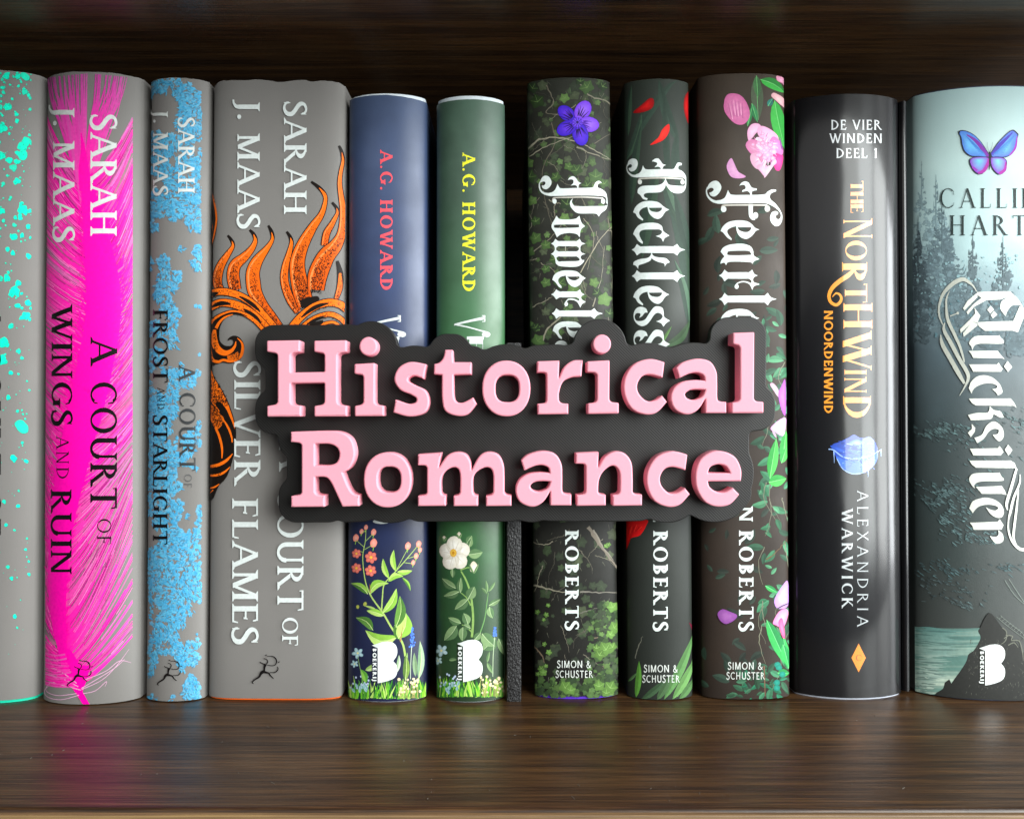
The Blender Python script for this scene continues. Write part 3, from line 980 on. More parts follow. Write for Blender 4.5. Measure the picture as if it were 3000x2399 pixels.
tongue([(731, 674), (743, 687), (748, 706), (737, 730), (714, 755), (691, 775), (683, 800), (685, 825), (690, 850)], [2, 7, 10, 16, 24, 31, 34, 35, 32])
tongue([(786, 661), (796, 681), (798, 702), (784, 726), (764, 751), (750, 772), (741, 799), (742, 828), (748, 858), (770, 893), (800, 931), (822, 962)], [2, 7, 8, 14, 24, 32, 37, 40, 38, 27, 22, 20])
tongue([(840, 679), (851, 696), (854, 714), (846, 747), (837, 778), (833, 811), (838, 844), (853, 882), (874, 914)], [2, 6, 9, 14, 18, 21, 22, 22, 18])
tongue([(912, 533), (935, 551), (951, 571), (953, 592), (942, 628), (917, 665), (893, 706), (878, 742), (871, 776), (875, 817), (885, 858), (896, 896)], [2, 7, 9, 10, 15, 23, 31, 37, 42, 46, 50, 44], dense=9)
tongue([(973, 594), (986, 610), (988, 626), (974, 655), (957, 685), (951, 720)], [2, 5, 7, 13, 18, 18], dense=2)
tongue([(993, 428), (1001, 447), (1004, 473), (998, 506), (995, 538), (999, 575), (1004, 612), (1004, 655), (998, 691), (982, 722), (959, 747), (943, 776), (930, 811), (926, 850)], [2, 5, 7, 9, 11, 13, 16, 19, 24, 36, 46, 52, 54, 46], dense=6)
tongue([(988, 765), (996, 801), (995, 842), (985, 876)], [3, 12, 14, 10])
a.blob([(882, 880), (905, 872), (930, 868), (935, 880), (910, 895), (886, 902)], BLK)
F = T(600, 760, 4.9)
def band(pts, w, inner, n_st, jitter=0):
    p = F(pts)
    a.stroke(p, [w + 5] * len(p), BLK, 6)
    a.stroke(p, [w] * len(p), OR, 6)
    q = smooth_open(p, 8)
    for i in range(len(q) - 1):
        x, y = q[i]
        stipple(x + 1, y + w * .15, w * .7, n_st, (2, 5))
    for s0, s1, o in inner:
        seg = q[int(s0 * len(q)):max(int(s0 * len(q)) + 3, int(s1 * len(q)))]
        m = len(seg)
        a.stroke([(x, y + o) for x, y in seg], [w * .62 * (.25 + .75 * math.sin(PI * (i + .5) / m)) for i in range(m)], BLK, 1)
band([(85, 500), (200, 465), (350, 475), (520, 530), (680, 630), (800, 740), (900, 860), (1010, 985)], 19, [(.0, .17, 4), (.42, .72, 3)], 2)
band([(85, 690), (230, 625), (400, 640), (560, 700), (720, 810), (840, 930), (900, 1000)], 21, [(.05, .33, 2), (.5, .8, 3)], 3)
band([(85, 930), (180, 840), (320, 775), (450, 758), (600, 800), (740, 900), (850, 1020)], 10, [(.2, .7, 3)], 1)
a.fill([smooth_loop(F([(80, 1010), (110, 930), (180, 850), (290, 810), (420, 790), (300, 850), (230, 960), (215, 1080), (230, 1180), (290, 1235), (370, 1245), (415, 1200), (405, 1160), (370, 1150), (335, 1170), (350, 1130), (420, 1095), (500, 1120), (560, 1200), (570, 1290), (540, 1400), (470, 1460), (370, 1495), (260, 1480), (170, 1505), (90, 1490)]), 4)], BLK)
a.stroke(F([(150, 1010), (140, 1120), (165, 1240), (230, 1320), (310, 1345), (390, 1310), (440, 1240), (450, 1180)]), [8, 17, 19, 18, 15, 10, 6, 2], OR, 6)
a.stroke(F([(410, 790), (300, 830), (220, 900), (170, 990)]), [2, 5, 7, 9], OR, 6)
a.stroke(F([(92, 1050), (85, 1200), (90, 1330), (120, 1440), (200, 1470), (270, 1445), (370, 1462), (470, 1430), (530, 1370), (550, 1270), (530, 1190), (470, 1130)]), [6, 8, 9, 9, 8, 7, 8, 9, 9, 8, 5, 2], OR, 6)
a.stroke(F([(330, 1420), (420, 1400), (490, 1340)]), [14, 16, 8], mixc(OR, BLK, .25), 5)
for cx, cy, w, n in ((630, 1030, 10, 30), (634, 1010, 12, 20), (690, 1042, 30, 40), (620, 1045, 14, 20), (632, 985, 10, 15)): stipple(cx, cy, w, n)
band([(1245, 985), (1390, 820), (1580, 680), (1780, 620), (1940, 650), (2030, 720)], 20, [(.2, .62, 3)], 2)
band([(1390, 985), (1560, 860), (1760, 790), (1900, 820), (2020, 920)], 13, [(.1, .5, 4)], 2)
band([(1600, 985), (1700, 930), (1850, 905), (1960, 985)], 7, [], 0)
a.fill([F([(1430, 985), (1580, 900), (1700, 870), (1700, 920), (1590, 985)])], BLK)
for pts in ([(617, 556), (626, 590), (633, 640), (626, 690), (617, 728)],):
    a.stroke(pts, [3, 9, 12, 14, 3], BLK, 5)
    a.stroke([(p[0] + 3, p[1]) for p in pts], [1, 4, 5, 4, 1], mixc(OR, BLK, .25), 5)
    a.stroke([(618, 640), (624, 665), (618, 715)], [2, 3, 2], mixc(OR, BLK, .3), 4)
G = T(600, 1080, 4.537)
a.fill([smooth_loop(G([(66, 90), (95, 0), (130, 100), (200, 220), (290, 380), (360, 560), (405, 720), (422, 870), (405, 1050), (370, 1230), (300, 1430), (200, 1545), (70, 1665)]), 4)], BLK)
a.fill([smooth_loop(G([(68, 100), (95, 20), (130, 120), (200, 240), (285, 400), (350, 570), (395, 720), (402, 800), (380, 740), (330, 620), (280, 520), (200, 440), (150, 460), (100, 420), (70, 380)]), 4)], OR)
a.fill([smooth_loop(G([(70, 480), (120, 500), (200, 590), (260, 660), (240, 740), (180, 800), (130, 740), (70, 640)]), 4)], mixc(OR, BLK, .25))
a.stroke(G([(75, 380), (130, 470), (200, 570)]), [5, 5, 3], OR, 5)
a.stroke(G([(80, 640), (140, 760), (200, 900), (235, 1050), (235, 1190)]), [4, 6, 7, 6, 3], OR, 5)
a.stroke(G([(250, 670), (320, 790), (360, 900), (370, 980)]), [3, 6, 5, 3], OR, 5)
a.stroke(G([(68, 1300), (180, 1280), (290, 1220), (375, 1130)]), [8, 9, 8, 2], OR, 5)
a.stroke(G([(68, 1420), (180, 1410), (270, 1370), (340, 1305)]), [5, 7, 6, 2], OR, 5)
a.stroke(G([(68, 1590), (140, 1570), (200, 1530)]), [3, 5, 2], OR, 5)
a.stroke(G([(70, 1655), (120, 1610)]), [2, 3], OR, 5)
for gy, w, x, n in ((150, 60, 120, 30), (250, 120, 150, 60), (330, 180, 170, 90), (400, 200, 200, 90), (450, 180, 220, 90), (560, 100, 130, 60), (640, 120, 170, 60), (720, 130, 180, 60), (1340, 160, 150, 40), (1360, 160, 150, 30)):
    for _ in range(n):
        x0, y0 = G([(x + rng.uniform(-w, w) / 2, gy + rng.uniform(-50, 50))])[0]
        a.stroke([(x0, y0), (x0 + rng.uniform(-3, 3), y0 + rng.uniform(1.5, 4))], [1.5, 1.5], BLK, 1)
a.build('flame_print')
a = Art(bk)
text_down(a, 'SARAH', SERIF, 833, 899, 298, 628, WHITE)
text_down(a, 'J. MAAS', SERIF, 697, 762, 297, 672, WHITE)
a.build('author_lettering', FOIL)
a = Art(bk)
text_down(a, 'SILVER', SERIF, 688, 764, 1056, 1414, WHITE)
text_down(a, 'FLAMES', SERIF, 682, 757, 1461, 1886, WHITE)
text_down(a, 'A', SERIF, 819, 892, 1300, 1372, WHITE)
text_down(a, 'COURT', SERIF, 814, 890, 1428, 1786, WHITE)
text_down(a, 'OF', SERIF, 828, 874, 1807, 1890, WHITE)
a.build('title_lettering', FOIL)
runner(bk, 740, 1916, 82)

# ---- publisher's block letter
def block_logo(bk, x0, y0, w, h, dark):
    """white solid letter B with a lettered side"""
    a = Art(bk)
    f = lambda pts: [(x0 + p[0] * w, y0 + p[1] * h) + tuple(p[2:]) for p in pts]
    a.fill([f([(.02, .10), (.24, .17), (.24, .985), (.02, .97)])], dark)
    a.fill([f([(0.02, .095), (.42, .01), (.62, .0), (.26, .165)])], hx('#dfe6e3'))
    a.blob(f([(.245, .165, 1), (.60, .0, 1), (.80, .02), (.95, .10), (1.0, .23), (.96, .36), (.84, .47, 1), (.96, .56), (1.0, .68), (.96, .81), (.82, .90), (.5, .97), (.245, 1.0, 1)]), hx('#eef4f2'), hx('#f4f9f7'), 4, (x0 + .5 * w, y0 + .5 * h))
    text_down(a, 'BOEKERIJ'[:8], Style(.26, .20, 0, 0, .16), x0 + .055 * w, x0 + .20 * w, y0 + .17 * h, y0 + .955 * h, hx('#eef4f2'))
    return a.build('publisher_logo')

# ---- meadow foot shared by the two botanical books
def grass_foot(a, x0, x1, ytop, ybot, rng, cream_x):
    for _ in range(150):
        x = rng.uniform(x0, x1); L = rng.uniform(22, 62) * (1.15 if rng.random() < .2 else 1)
        c = rng.choice([hx('#3f8a2a'), hx('#6fbf2f'), hx('#8fd23a'), hx('#2f6b34'), hx('#57a838'), hx('#b4d96a'), hx('#1f4d2a')])
        lean = rng.uniform(-18, 18)
        a.stroke([(x, ybot - rng.uniform(0, 5)), (x + lean * .4, ybot - L * .5), (x + lean, ybot - L)], [rng.uniform(3, 7), rng.uniform(3, 6), .5], jit(rng, c, .2), 3)
    for _ in range(30):
        x, y = cream_x + rng.uniform(-32, 36), ybot - rng.uniform(12, 62)
        a.disc(x, y, rng.uniform(3, 5), rng.uniform(3, 5), hx('#d8c79a'), hx('#efe3c0'), 8)
        a.stroke([(x, y + 4), (x + rng.uniform(-4, 4), ybot - 3)], [1.5, 1.2], hx('#9c9a5a'), 1)
    for _ in range(16):
        x, y = x0 + rng.uniform(2, 60), ybot - rng.uniform(30, 70)
        a.disc(x, y, 3.2, 3.6, hx('#9fb4d8'), hx('#dbe6f2'), 7)
    for _ in range(8):
        x, y = x0 + rng.uniform(15, 60), ybot - rng.uniform(8, 40)
        a.leaf(x, y, x + rng.uniform(-12, 12), y - rng.uniform(10, 20), 8, hx('#7fb3b8'), hx('#a9d0d2'))

# ---- 5 navy book
bk = Book('botanical_book', 1020, 1248, 279, 0.0008, 0.0050, 'navy blue book with red author lettering and coral flowers at its foot',
          paper_mat('navy_jacket_paper', [(0.0, hx('#1b2140')), (.4, hx('#273154')), (.75, hx('#3a4a70')), (1, hx('#445474'))], 0.222, rough=0.38, mottle=0.26, mscale=80, spec=0.6), INK, p=2.0, q=1.5,
          case=(plain_mat('white_case', hx('#d9e2e8'), 0.6), 0.0007), seed=5, wavef=lambda t: -0.0009 * max(0, t), wave=0.00004)
bk.root['group'] = 'navy and green botanical books'
a = Art(bk)
rng = random.Random(55)
H_ = T(1000, 1480, 2.694)
STEM = hx('#a8c46a'); LG = hx('#8fc04a'); LGD = hx('#4d7a35'); CORAL = hx('#ef8a78'); CORD = hx('#d9675a')
grass_foot(a, 1022, 1250, 1960, 2047, rng, 1200)
a.stroke(H_([(505, 1190), (480, 1080), (400, 970), (330, 850), (250, 740), (205, 650), (180, 540), (170, 400), (190, 280), (195, 190)]), [6, 6, 5.5, 5, 4.5, 4, 3, 2.4, 2, 1.5], STEM, 5)
a.stroke(H_([(318, 830), (325, 720), (340, 620), (420, 530), (500, 440), (560, 370), (600, 320)]), [4.2, 3.8, 3.4, 3, 2.5, 2, 1.4], STEM, 5)
for (bx, by, tx, ty, w, c1, c2, bd) in [(210, 700, 75, 615, 20, LG, LGD, .12), (222, 700, 375, 615, 24, hx('#a9cf62'), LG, -.25), (325, 850, 435, 655, 24, LG, hx('#a9cf62'), .12), (335, 870, 200, 830, 20, LG, hx('#b5d470'), .05),
                                        (440, 1040, 190, 985, 38, LG, hx('#bfe07a'), -.22), (250, 985, 115, 885, 26, LGD, hx('#5d8a40'), .15), (465, 1060, 420, 940, 34, hx('#9dc95a'), LGD, .1), (450, 1050, 510, 850, 44, LG, hx('#b9dc74'), .12), (430, 960, 462, 715, 30, LGD, hx('#6a9a45'), .1),
                                        (375, 575, 330, 420, 16, LG, hx('#b5d470'), -.08), (430, 520, 415, 350, 16, LG, hx('#b5d470'), -.1), (440, 525, 560, 515, 15, LG, hx('#b5d470'), .08), (370, 600, 490, 560, 18, LG, hx('#b5d470'), -.2), (480, 570, 545, 675, 10, LGD, LG, -.1),
                                        (270, 815, 180, 790, 6, STEM, STEM, 0), (500, 1260, 520, 1160, 10, hx('#9fc27a'), LGD, 0), (610, 1370, 620, 1070, 20, hx('#a6c2a0'), hx('#7fa07c'), .05), (585, 1350, 575, 1160, 14, hx('#6f8a66'), hx('#8aa57f'), 0),
                                        (505, 1380, 510, 1180, 20, hx('#7a9a48'), hx('#5a7a3a'), .03), (195, 1400, 150, 1290, 18, hx('#5da13c'), hx('#8bc850'), .1), (435, 1320, 455, 1180, 12, hx('#c8d6c0'), hx('#9db890'), .05), (190, 1300, 280, 1240, 16, hx('#b7cf8a'), hx('#8fb060'), .1)]:
    p = H_([(bx, by), (tx, ty)])
    a.leaf(*p[0], *p[1], w, c1, c2, bd, hx('#d2e69a') if w > 18 else None)
a.stroke(H_([(465, 1075), (485, 950)]), [3, 1], hx('#b4614a'), 1)
a.stroke(H_([(230, 690), (225, 620)]), [2, 1], hx('#b4614a'), 1)
for x, y, s in [(195, 172, 7), (160, 205, 7), (255, 210, 9), (115, 255, 10), (255, 295, 12), (525, 318, 10), (610, 303, 9), (620, 350, 7), (590, 398, 8), (567, 450, 7)]:
    q = H_([(x, y)])[0]
    a.blob([(q[0] - s * .6, q[1] + s), (q[0] - s * .8, q[1] - s * .2), (q[0] + s * .1, q[1] - s * 1.1), (q[0] + s * .9, q[1] - s * .2), (q[0] + s * .4, q[1] + s)], CORAL, hx('#f6b2a4'), 3)
    a.stroke([(q[0], q[1] + s), (q[0] - 2, q[1] + s * 2)], [3, 1.5], LG, 1)
for (x0, y0), (x1, y1) in [((180, 330), (115, 270)), ((180, 350), (250, 310)), ((190, 200), (160, 220)), ((195, 280), (250, 225)), ((175, 370), (140, 360)), ((440, 500), (525, 340)), ((520, 420), (600, 395)), ((490, 450), (565, 460))]:
    a.stroke(H_([(x0, y0), (x1, y1)]), [1.6, 1.4], STEM, 1)
for x, y, s in [(120, 380, 13), (235, 410, 17), (120, 495, 14), (232, 515, 16)]:
    q = H_([(x, y)])[0]
    for k in range(6):
        an = k * PI / 3 + .3
        a.disc(q[0] + math.cos(an) * s * .6, q[1] + math.sin(an) * s * .6, s * .48, s * .40, CORD, CORAL, 9, an)
    a.disc(q[0], q[1], s * .28, s * .28, hx('#f2a93b'), hx('#f7d05a'), 8)
for x, y in [(130, 800), (185, 780), (190, 775)]:
    q = H_([(x, y)])[0]; a.disc(*q, 5, 6, hx('#8fa04a'), hx('#c8c05a'), 7)
for k in range(46):
    t = rng.random(); q = H_([(562 + rng.uniform(-26, 26) * (.25 + .75 * t), 965 + t * 150)])[0]
    a.disc(*q, 2.6, 3.2, hx('#2f5ec8'), hx('#6f9cf0'), 6)
a.stroke(H_([(555, 1110), (548, 1240), (545, 1370)]), [2.2, 2, 2], hx('#b9c9b0'), 3)
def five(q, s, c, cc):
    for k in range(5):
        an = k * 2 * PI / 5 + .5
        a.disc(q[0] + math.cos(an) * s * .55, q[1] + math.sin(an) * s * .5, s * .45, s * .3, c, cc, 8, an)
    a.disc(q[0], q[1], s * .2, s * .2, hx('#e8e2a0'), None, 6)
for x, y, s in [(130, 1165, 18), (105, 1250, 12)]: five(H_([(x, y)])[0], s, hx('#8fb9c4'), hx('#c6dfe4'))
a.stroke(H_([(130, 1190), (150, 1290), (170, 1400)]), [2, 2, 2], hx('#7fa06a'), 3)
a.build('flower_print')
a = Art(bk)
text_down(a, 'A.G. HOWARD', BOLD, 1114, 1150, 442, 851, hx('#fb5a66'))
a.build('author_lettering')
def v_title(bk, x0, x1, y0, y1, extra):
    """swash V of the title, the rest of the word behind the sign"""
    a = Art(bk)
    f = lambda pts: [(x0 + p[1] * (x1 - x0), y0 + p[0] * (y1 - y0)) for p in pts]
    a.fill([f([(0, .82), (.07, .86), (.44, .02), (.54, .0), (.22, .86), (.26, .9), (.26, .86), (.0, .86)])], WHITE)
    a.fill([f([(.0, .80), (.03, .80), (.05, .86), (.30, .86), (.31, .80), (.34, .80), (.34, .89), (.0, .89)])], WHITE)
    a.stroke(f([(.47, .02), (.62, .40), (.78, .72), (.90, .93), (1.0, .98), (1.05, .90)]), [5, 4, 4, 6, 12, 12], WHITE, 5)
    q = f([(1.0, .88)])[0]
    a.disc(q[0], q[1], 9, 7, WHITE)
    if extra:
        y = y1 + 6
        a.fill([[(x0 + 38, y), (x1 - 16, y), (x1 - 16, y + 9), (x0 + 38, y + 9)]], WHITE)
        text_down(a, extra, CASLON, x0 + 45, x1 - 18, y + 2, y + 330, WHITE)
    return a
a = v_title(bk, 1080, 1186, 924, 980, 'ENOM')
a.build('title_lettering')
a = Art(bk)
a.disc(1118, 1527, 26, 7, WHITE, None, 16)
a.build('title_lettering')
block_logo(bk, 1088, 1878, 76, 122, hx('#141830'))

# ---- 6 green book
bk = Book('botanical_book', 1278, 1478, 292, 0.0008, 0.0052, 'green book with yellow author lettering and a white rose at its foot',
          paper_mat('green_jacket_paper', [(0.0, hx('#20361f')), (.25, hx('#2e5a33')), (.45, hx('#4a8a4a')), (.62, hx('#41704a')), (.82, hx('#3f5a49')), (1, hx('#4a6656'))], 0.222, rough=0.40, mottle=0.30, mscale=110, spec=0.7), INK, p=2.0, q=1.5,
          case=(plain_mat('white_case', hx('#d9e2e8'), 0.6), 0.0015), seed=6, wave=0.00004)
bk.root['group'] = 'navy and green botanical books'
a = Art(bk)
rng = random.Random(66)
grass_foot(a, 1282, 1476, 1960, 2042, rng, 1440)
GS = hx('#86a85e'); GL = hx('#7f9c6c'); GLD = hx('#587850'); VE = hx('#b9cf9f')
a.stroke(H_([(1030, 1040), (1040, 900), (1030, 760), (1010, 660), (980, 580), (945, 520)]), [7, 6.5, 6, 5.5, 5, 4], GS, 5)
a.stroke(H_([(1022, 790), (990, 730), (945, 690)]), [4, 3, 2], GS, 4)
a.stroke(H_([(1030, 1000), (990, 960), (950, 940)]), [4, 3, 2], GS, 4)
a.stroke(H_([(1090, 1020), (1130, 900), (1150, 760), (1160, 690)]), [3.5, 3, 2.5, 1.5], hx('#6a965c'), 4)
a.stroke(H_([(940, 510), (1000, 490), (1040, 500)]), [4, 3, 3], GS, 4)
for (bx, by, tx, ty, w) in [(905, 655, 795, 575, 26), (940, 690, 945, 570, 20), (930, 680, 810, 715, 24), (1000, 740, 1050, 640, 34), (1000, 740, 895, 820, 30), (945, 930, 845, 885, 24), (1000, 940, 965, 850, 28), (910, 950, 812, 1065, 36), (960, 960, 955, 1070, 28), (1020, 970, 965, 940, 18),
                            (1000, 390, 1115, 370, 32), (990, 300, 1030, 240, 22), (1010, 330, 1030, 260, 18), (875, 500, 880, 570, 16), (1215, 1050, 1120, 1140, 46), (1110, 1010, 1210, 1110, 40), (1240, 1050, 1285, 1180, 26), (1165, 790, 1255, 740, 18), (1170, 800, 1195, 890, 24), (1150, 700, 1105, 650, 10), (1150, 690, 1140, 590, 10), (1160, 680, 1215, 600, 10),
                            (1050, 1060, 1100, 1000, 22), (850, 1220, 910, 1215, 12), (1150, 1240, 1170, 1150, 10), (1150, 1240, 1200, 1330, 14)]:
    p = H_([(bx, by), (tx, ty)])
    k = rng.uniform(.8, 1.1)
    a.leaf(*p[0], *p[1], w * .9, tuple(c * k for c in GL), tuple(c * k for c in GLD), rng.uniform(-.08, .08), VE if w > 15 else None)
for k in range(5):                                   # the white rose
    an = k * 2 * PI / 5 - .35
    q = H_([(895 + math.cos(an) * 52, 380 + math.sin(an) * 66)])[0]
    a.disc(q[0], q[1], 27, 24, hx('#d9d2c2'), hx('#f7f4ec'), 14, an)
for k in range(10):
    an = k * 2 * PI / 10 + .1
    q = H_([(890 + math.cos(an) * 20, 378 + math.sin(an) * 20)])[0]; r_ = H_([(895 + math.cos(an) * 88, 380 + math.sin(an) * 112)])[0]
    a.stroke([q, r_], [1.8, .6], hx('#c9c0ac'), 1)
q = H_([(884, 375)])[0]
a.disc(*q, 10, 12, hx('#e0a93a'), hx('#f2cf60'), 12); a.disc(*q, 4, 5, hx('#c98a20'), None, 8)
for x, y, s in [(812, 258, 7), (930, 230, 8), (1045, 480, 15)]:
    q = H_([(x, y)])[0]; a.blob([(q[0] - s * .6, q[1] + s), (q[0] - s * .7, q[1] - s * .2), (q[0], q[1] - s), (q[0] + s * .8, q[1]), (q[0] + s * .3, q[1] + s)], hx('#cfc3ae'), hx('#efe6d4'), 3)
    a.leaf(q[0], q[1] + s * 1.5, q[0] - s, q[1] - s * .5, 6, GL, GLD); a.leaf(q[0], q[1] + s * 1.5, q[0] + s, q[1] - s * .5, 6, GL, GLD)
for x, y, s in [(790, 1145, 20), (765, 1225, 13)]: five(H_([(x, y)])[0], s, hx('#9fc3cb'), hx('#d3e6ea'))
for k in range(30):
    t = rng.random(); q = H_([(1212 + rng.uniform(-18, 18) * (.25 + .75 * t), 960 + t * 75)])[0]
    a.disc(*q, 2.4, 3, hx('#3560c4'), hx('#6f9cf0'), 6)
a.stroke(H_([(1210, 1040), (1198, 1180), (1195, 1350)]), [2, 2, 2], hx('#a9bd9a'), 3)
a.build('flower_print')
a = Art(bk)
text_down(a, 'A.G. HOWARD', BOLD, 1355, 1392, 450, 855, hx('#f0ee3a'))
a.build('author_lettering')
a = v_title(bk, 1330, 1433, 924, 980, 'ENOM')
a.build('title_lettering')
block_logo(bk, 1338, 1873, 76, 124, hx('#1c2c1c'))
# ------------------------------------------------------------------ blackletter shapes
def starstem(x0, x1, yc, hw, s0, s1, spk):
    """stem with a four-pointed star at both ends (runs along x)"""
    a = abs(s0 - x0) * .9; b = abs(x1 - s1) * .5
    up = [(x0, yc, 1), (x0 + (s0 - x0) * .55, yc - hw * .62), (s0, yc - spk, 1), (s0 + 35 + hw * .4, yc - hw * 1.02), (s0 + 120, yc - hw),
          (s1 - 120, yc - hw), (s1 - 35 - hw * .4, yc - hw * 1.02), (s1, yc - spk, 1), (s1 + (x1 - s1) * .35, yc - hw * .55), (x1, yc, 1)]
    lo = [(x, 2 * yc - y) + tuple(r) for x, y, *r in up[1:-1]]
    return up + lo[::-1]
LW = hx('#dde6e3'); HAIR = hx('#b9b4aa')
def L_(a, tr, loops, col=LW, n=4):
    a.fill([smooth_loop(tr(l), n) for l in loops], lambda x, y: col)
E_RK = ([(240, 1190, 1), (290, 1080), (400, 990), (560, 960), (740, 985), (850, 1070), (920, 1115), (970, 1135, 1), (890, 1180), (820, 1280), (740, 1325), (640, 1290), (560, 1200), (530, 1080, 1), (440, 1105), (370, 1170), (370, 1240), (445, 1330, 1), (435, 1358, 1), (340, 1300), (290, 1220)],
        [(555, 1100, 1), (820, 1095, 1), (815, 1140), (760, 1180), (690, 1185), (600, 1160)])
S_RK = [(195, 1180), (240, 1110), (310, 1092), (380, 1120), (405, 1180, 1), (360, 1185), (320, 1235), (275, 1260, 1), (295, 1215), (280, 1190), (230, 1195), (205, 1240), (230, 1300), (300, 1310), (370, 1280), (430, 1190), (500, 1100), (560, 1085), (630, 1110), (650, 1180), (660, 1250), (745, 1305, 1), (690, 1340), (645, 1395, 1), (610, 1345), (535, 1315, 1), (600, 1290), (635, 1240), (600, 1195), (550, 1185), (500, 1220), (440, 1310), (380, 1370), (310, 1388), (240, 1350), (195, 1280)]
def shift(pts, dx, dy): return [(p[0] + dx, p[1] + dy) + tuple(p[2:]) for p in pts]
def flag(a, tr, cx, cy, up, right, down, ball, br, sc):
    L_(a, tr, [[(cx - 8, up, 1), (cx + 8, up, 1), (cx + 30, cy - 35), (right, cy - 4, 1), (right, cy + 8, 1), (cx + 30, cy + 40), (cx, down, 1), (cx - 35, cy + 30), (cx - 60, cy, 1), (cx - 20, cy - 25)]])
    b = ball
    a.stroke(tr([(cx - 25, cy + 4), (cx - 100, cy - 35), (cx - 190, cy - 42), (b[0] + 10, b[1] - 55), (b[0] - 15, b[1] - 10)]), [34 / sc, 24 / sc, 22 / sc, 20 / sc, 26 / sc], LW, 5)
    p = tr([b])[0]
    a.disc(p[0], p[1], br / sc, br * 1.15 / sc, LW)

def paint_leaves(a, rng, n, box, cols, size, kind='lance', dens=None):
    for _ in range(n):
        x, y = rng.uniform(box[0], box[2]), rng.uniform(box[1], box[3])
        if dens and rng.random() > dens(x, y): continue
        c = jit(rng, rng.choice(cols), .25)
        an = rng.uniform(0, 2 * PI); L = rng.uniform(*size)
        if kind == 'ivy': a.ivy(x, y, L, an, c, tuple(min(1, v * 1.5) for v in c) if L > 11 else None)
        else: a.leaf(x, y, x + math.sin(an) * L, y + math.cos(an) * L, L * .42, c, tuple(v * .7 for v in c), rng.uniform(-.1, .1))
def twig(a, rng, pts, w, c):
    q = smooth_open(pts, 6)
    q = [(x + rng.uniform(-1.6, 1.6), y + rng.uniform(-1.6, 1.6)) for x, y in q]
    a.stroke(q, [max(.6, w * (1 - .7 * i / len(q)) * rng.uniform(.7, 1.2)) for i in range(len(q))], c, 1)

def roberts(bk, xb, xt, y0, y1, sx, extra=None):
    a = Art(bk)
    text_down(a, 'ROBERTS', BOLD, xb, xt, y0, y1, LW)
    if extra: extra(a)
    a.build('author_lettering', FOIL)
    a = Art(bk)
    (p0, p1, p2), (q0, q1, q2) = sx
    text_across(a, 'SIMON &', SANS, p0, p1, p2, 21, hx('#d3d8d2'))
    text_across(a, 'SCHUSTER', SANS, q0, q1, q2, 21, hx('#d3d8d2'))
    a.build('publisher_lettering')

# ---- 7 ivy book
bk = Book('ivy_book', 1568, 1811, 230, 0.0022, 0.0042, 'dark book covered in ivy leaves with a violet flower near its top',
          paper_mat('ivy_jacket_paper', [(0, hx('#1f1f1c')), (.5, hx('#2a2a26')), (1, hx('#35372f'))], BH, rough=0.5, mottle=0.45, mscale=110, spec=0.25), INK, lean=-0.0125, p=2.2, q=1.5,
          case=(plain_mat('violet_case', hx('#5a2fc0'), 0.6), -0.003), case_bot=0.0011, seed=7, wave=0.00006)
a = Art(bk)
rng = random.Random(77)
a.step = 0.00000005
IV = [hx('#3d5330'), hx('#4a6438'), hx('#35482b'), hx('#2d3c28'), hx('#55703e')]
IVD = [hx('#353e2f'), hx('#3c4934'), hx('#30372c'), hx('#454d3a')]
TW = [hx('#8a8574'), hx('#6f6a5c'), hx('#9a937f'), hx('#5e594d')]
paint_leaves(a, rng, 260, (1540, 240, 1815, 2030), IVD, (7, 22), 'ivy')
paint_leaves(a, rng, 70, (1540, 240, 1815, 1050), [hx('#3f4f33'), hx('#475a37'), hx('#4f663d')], (6, 15), 'ivy')
for _ in range(420):          # bark-like flecks
    x, y = rng.uniform(1540, 1812), rng.uniform(236, 2040)
    a.stroke([(x, y), (x + rng.uniform(-9, 9), y + rng.uniform(4, 18))], [rng.uniform(1, 3.5), .6], jit(rng, hx('#595a4e' if rng.random() < .5 else '#2c2c28'), .25), 1)
for pts, w in [([(1600, 250), (1622, 300), (1600, 330), (1640, 340), (1700, 370)], 4), ([(1700, 245), (1725, 280), (1780, 300), (1800, 330)], 5), ([(1615, 360), (1625, 420), (1590, 500), (1600, 600), (1625, 680)], 3.5), ([(1545, 440), (1580, 410), (1640, 405), (1700, 420), (1740, 440), (1790, 470)], 6),
               ([(1550, 460), (1600, 430), (1680, 400), (1760, 360)], 3), ([(1690, 430), (1730, 450), (1790, 470)], 5), ([(1740, 420), (1790, 395)], 3), ([(1780, 640), (1800, 740), (1790, 860)], 3), ([(1560, 740), (1620, 690), (1660, 640)], 3), ([(1590, 1010), (1600, 970), (1640, 930), (1660, 890)], 6),
               ([(1700, 800), (1760, 700), (1800, 660)], 3), ([(1735, 900), (1760, 820), (1770, 720)], 3), ([(1640, 740), (1700, 720), (1740, 760), (1775, 790)], 3), ([(1560, 900), (1600, 880), (1620, 870)], 3), ([(1710, 640), (1740, 700), (1720, 790)], 2.5), ([(1720, 620), (1700, 560), (1690, 500)], 2.5)]:
    twig(a, rng, pts, w, jit(rng, rng.choice(TW), .15))
for _ in range(60):           # fine crackled twigs
    x, y = rng.uniform(1540, 1800), rng.uniform(236, 1050) if rng.random() < .8 else rng.uniform(1500, 2000)
    an = rng.uniform(-1.2, 1.2); pts = [(x, y)]
    for k in range(5):
        an += rng.uniform(-.5, .5); L = rng.uniform(10, 24)
        pts.append((pts[-1][0] + math.sin(an) * L, pts[-1][1] + math.cos(an) * L))
    twig(a, rng, pts, rng.uniform(1.4, 3.2), mixc(hx('#3a3a34'), hx('#8d8776'), rng.random()))
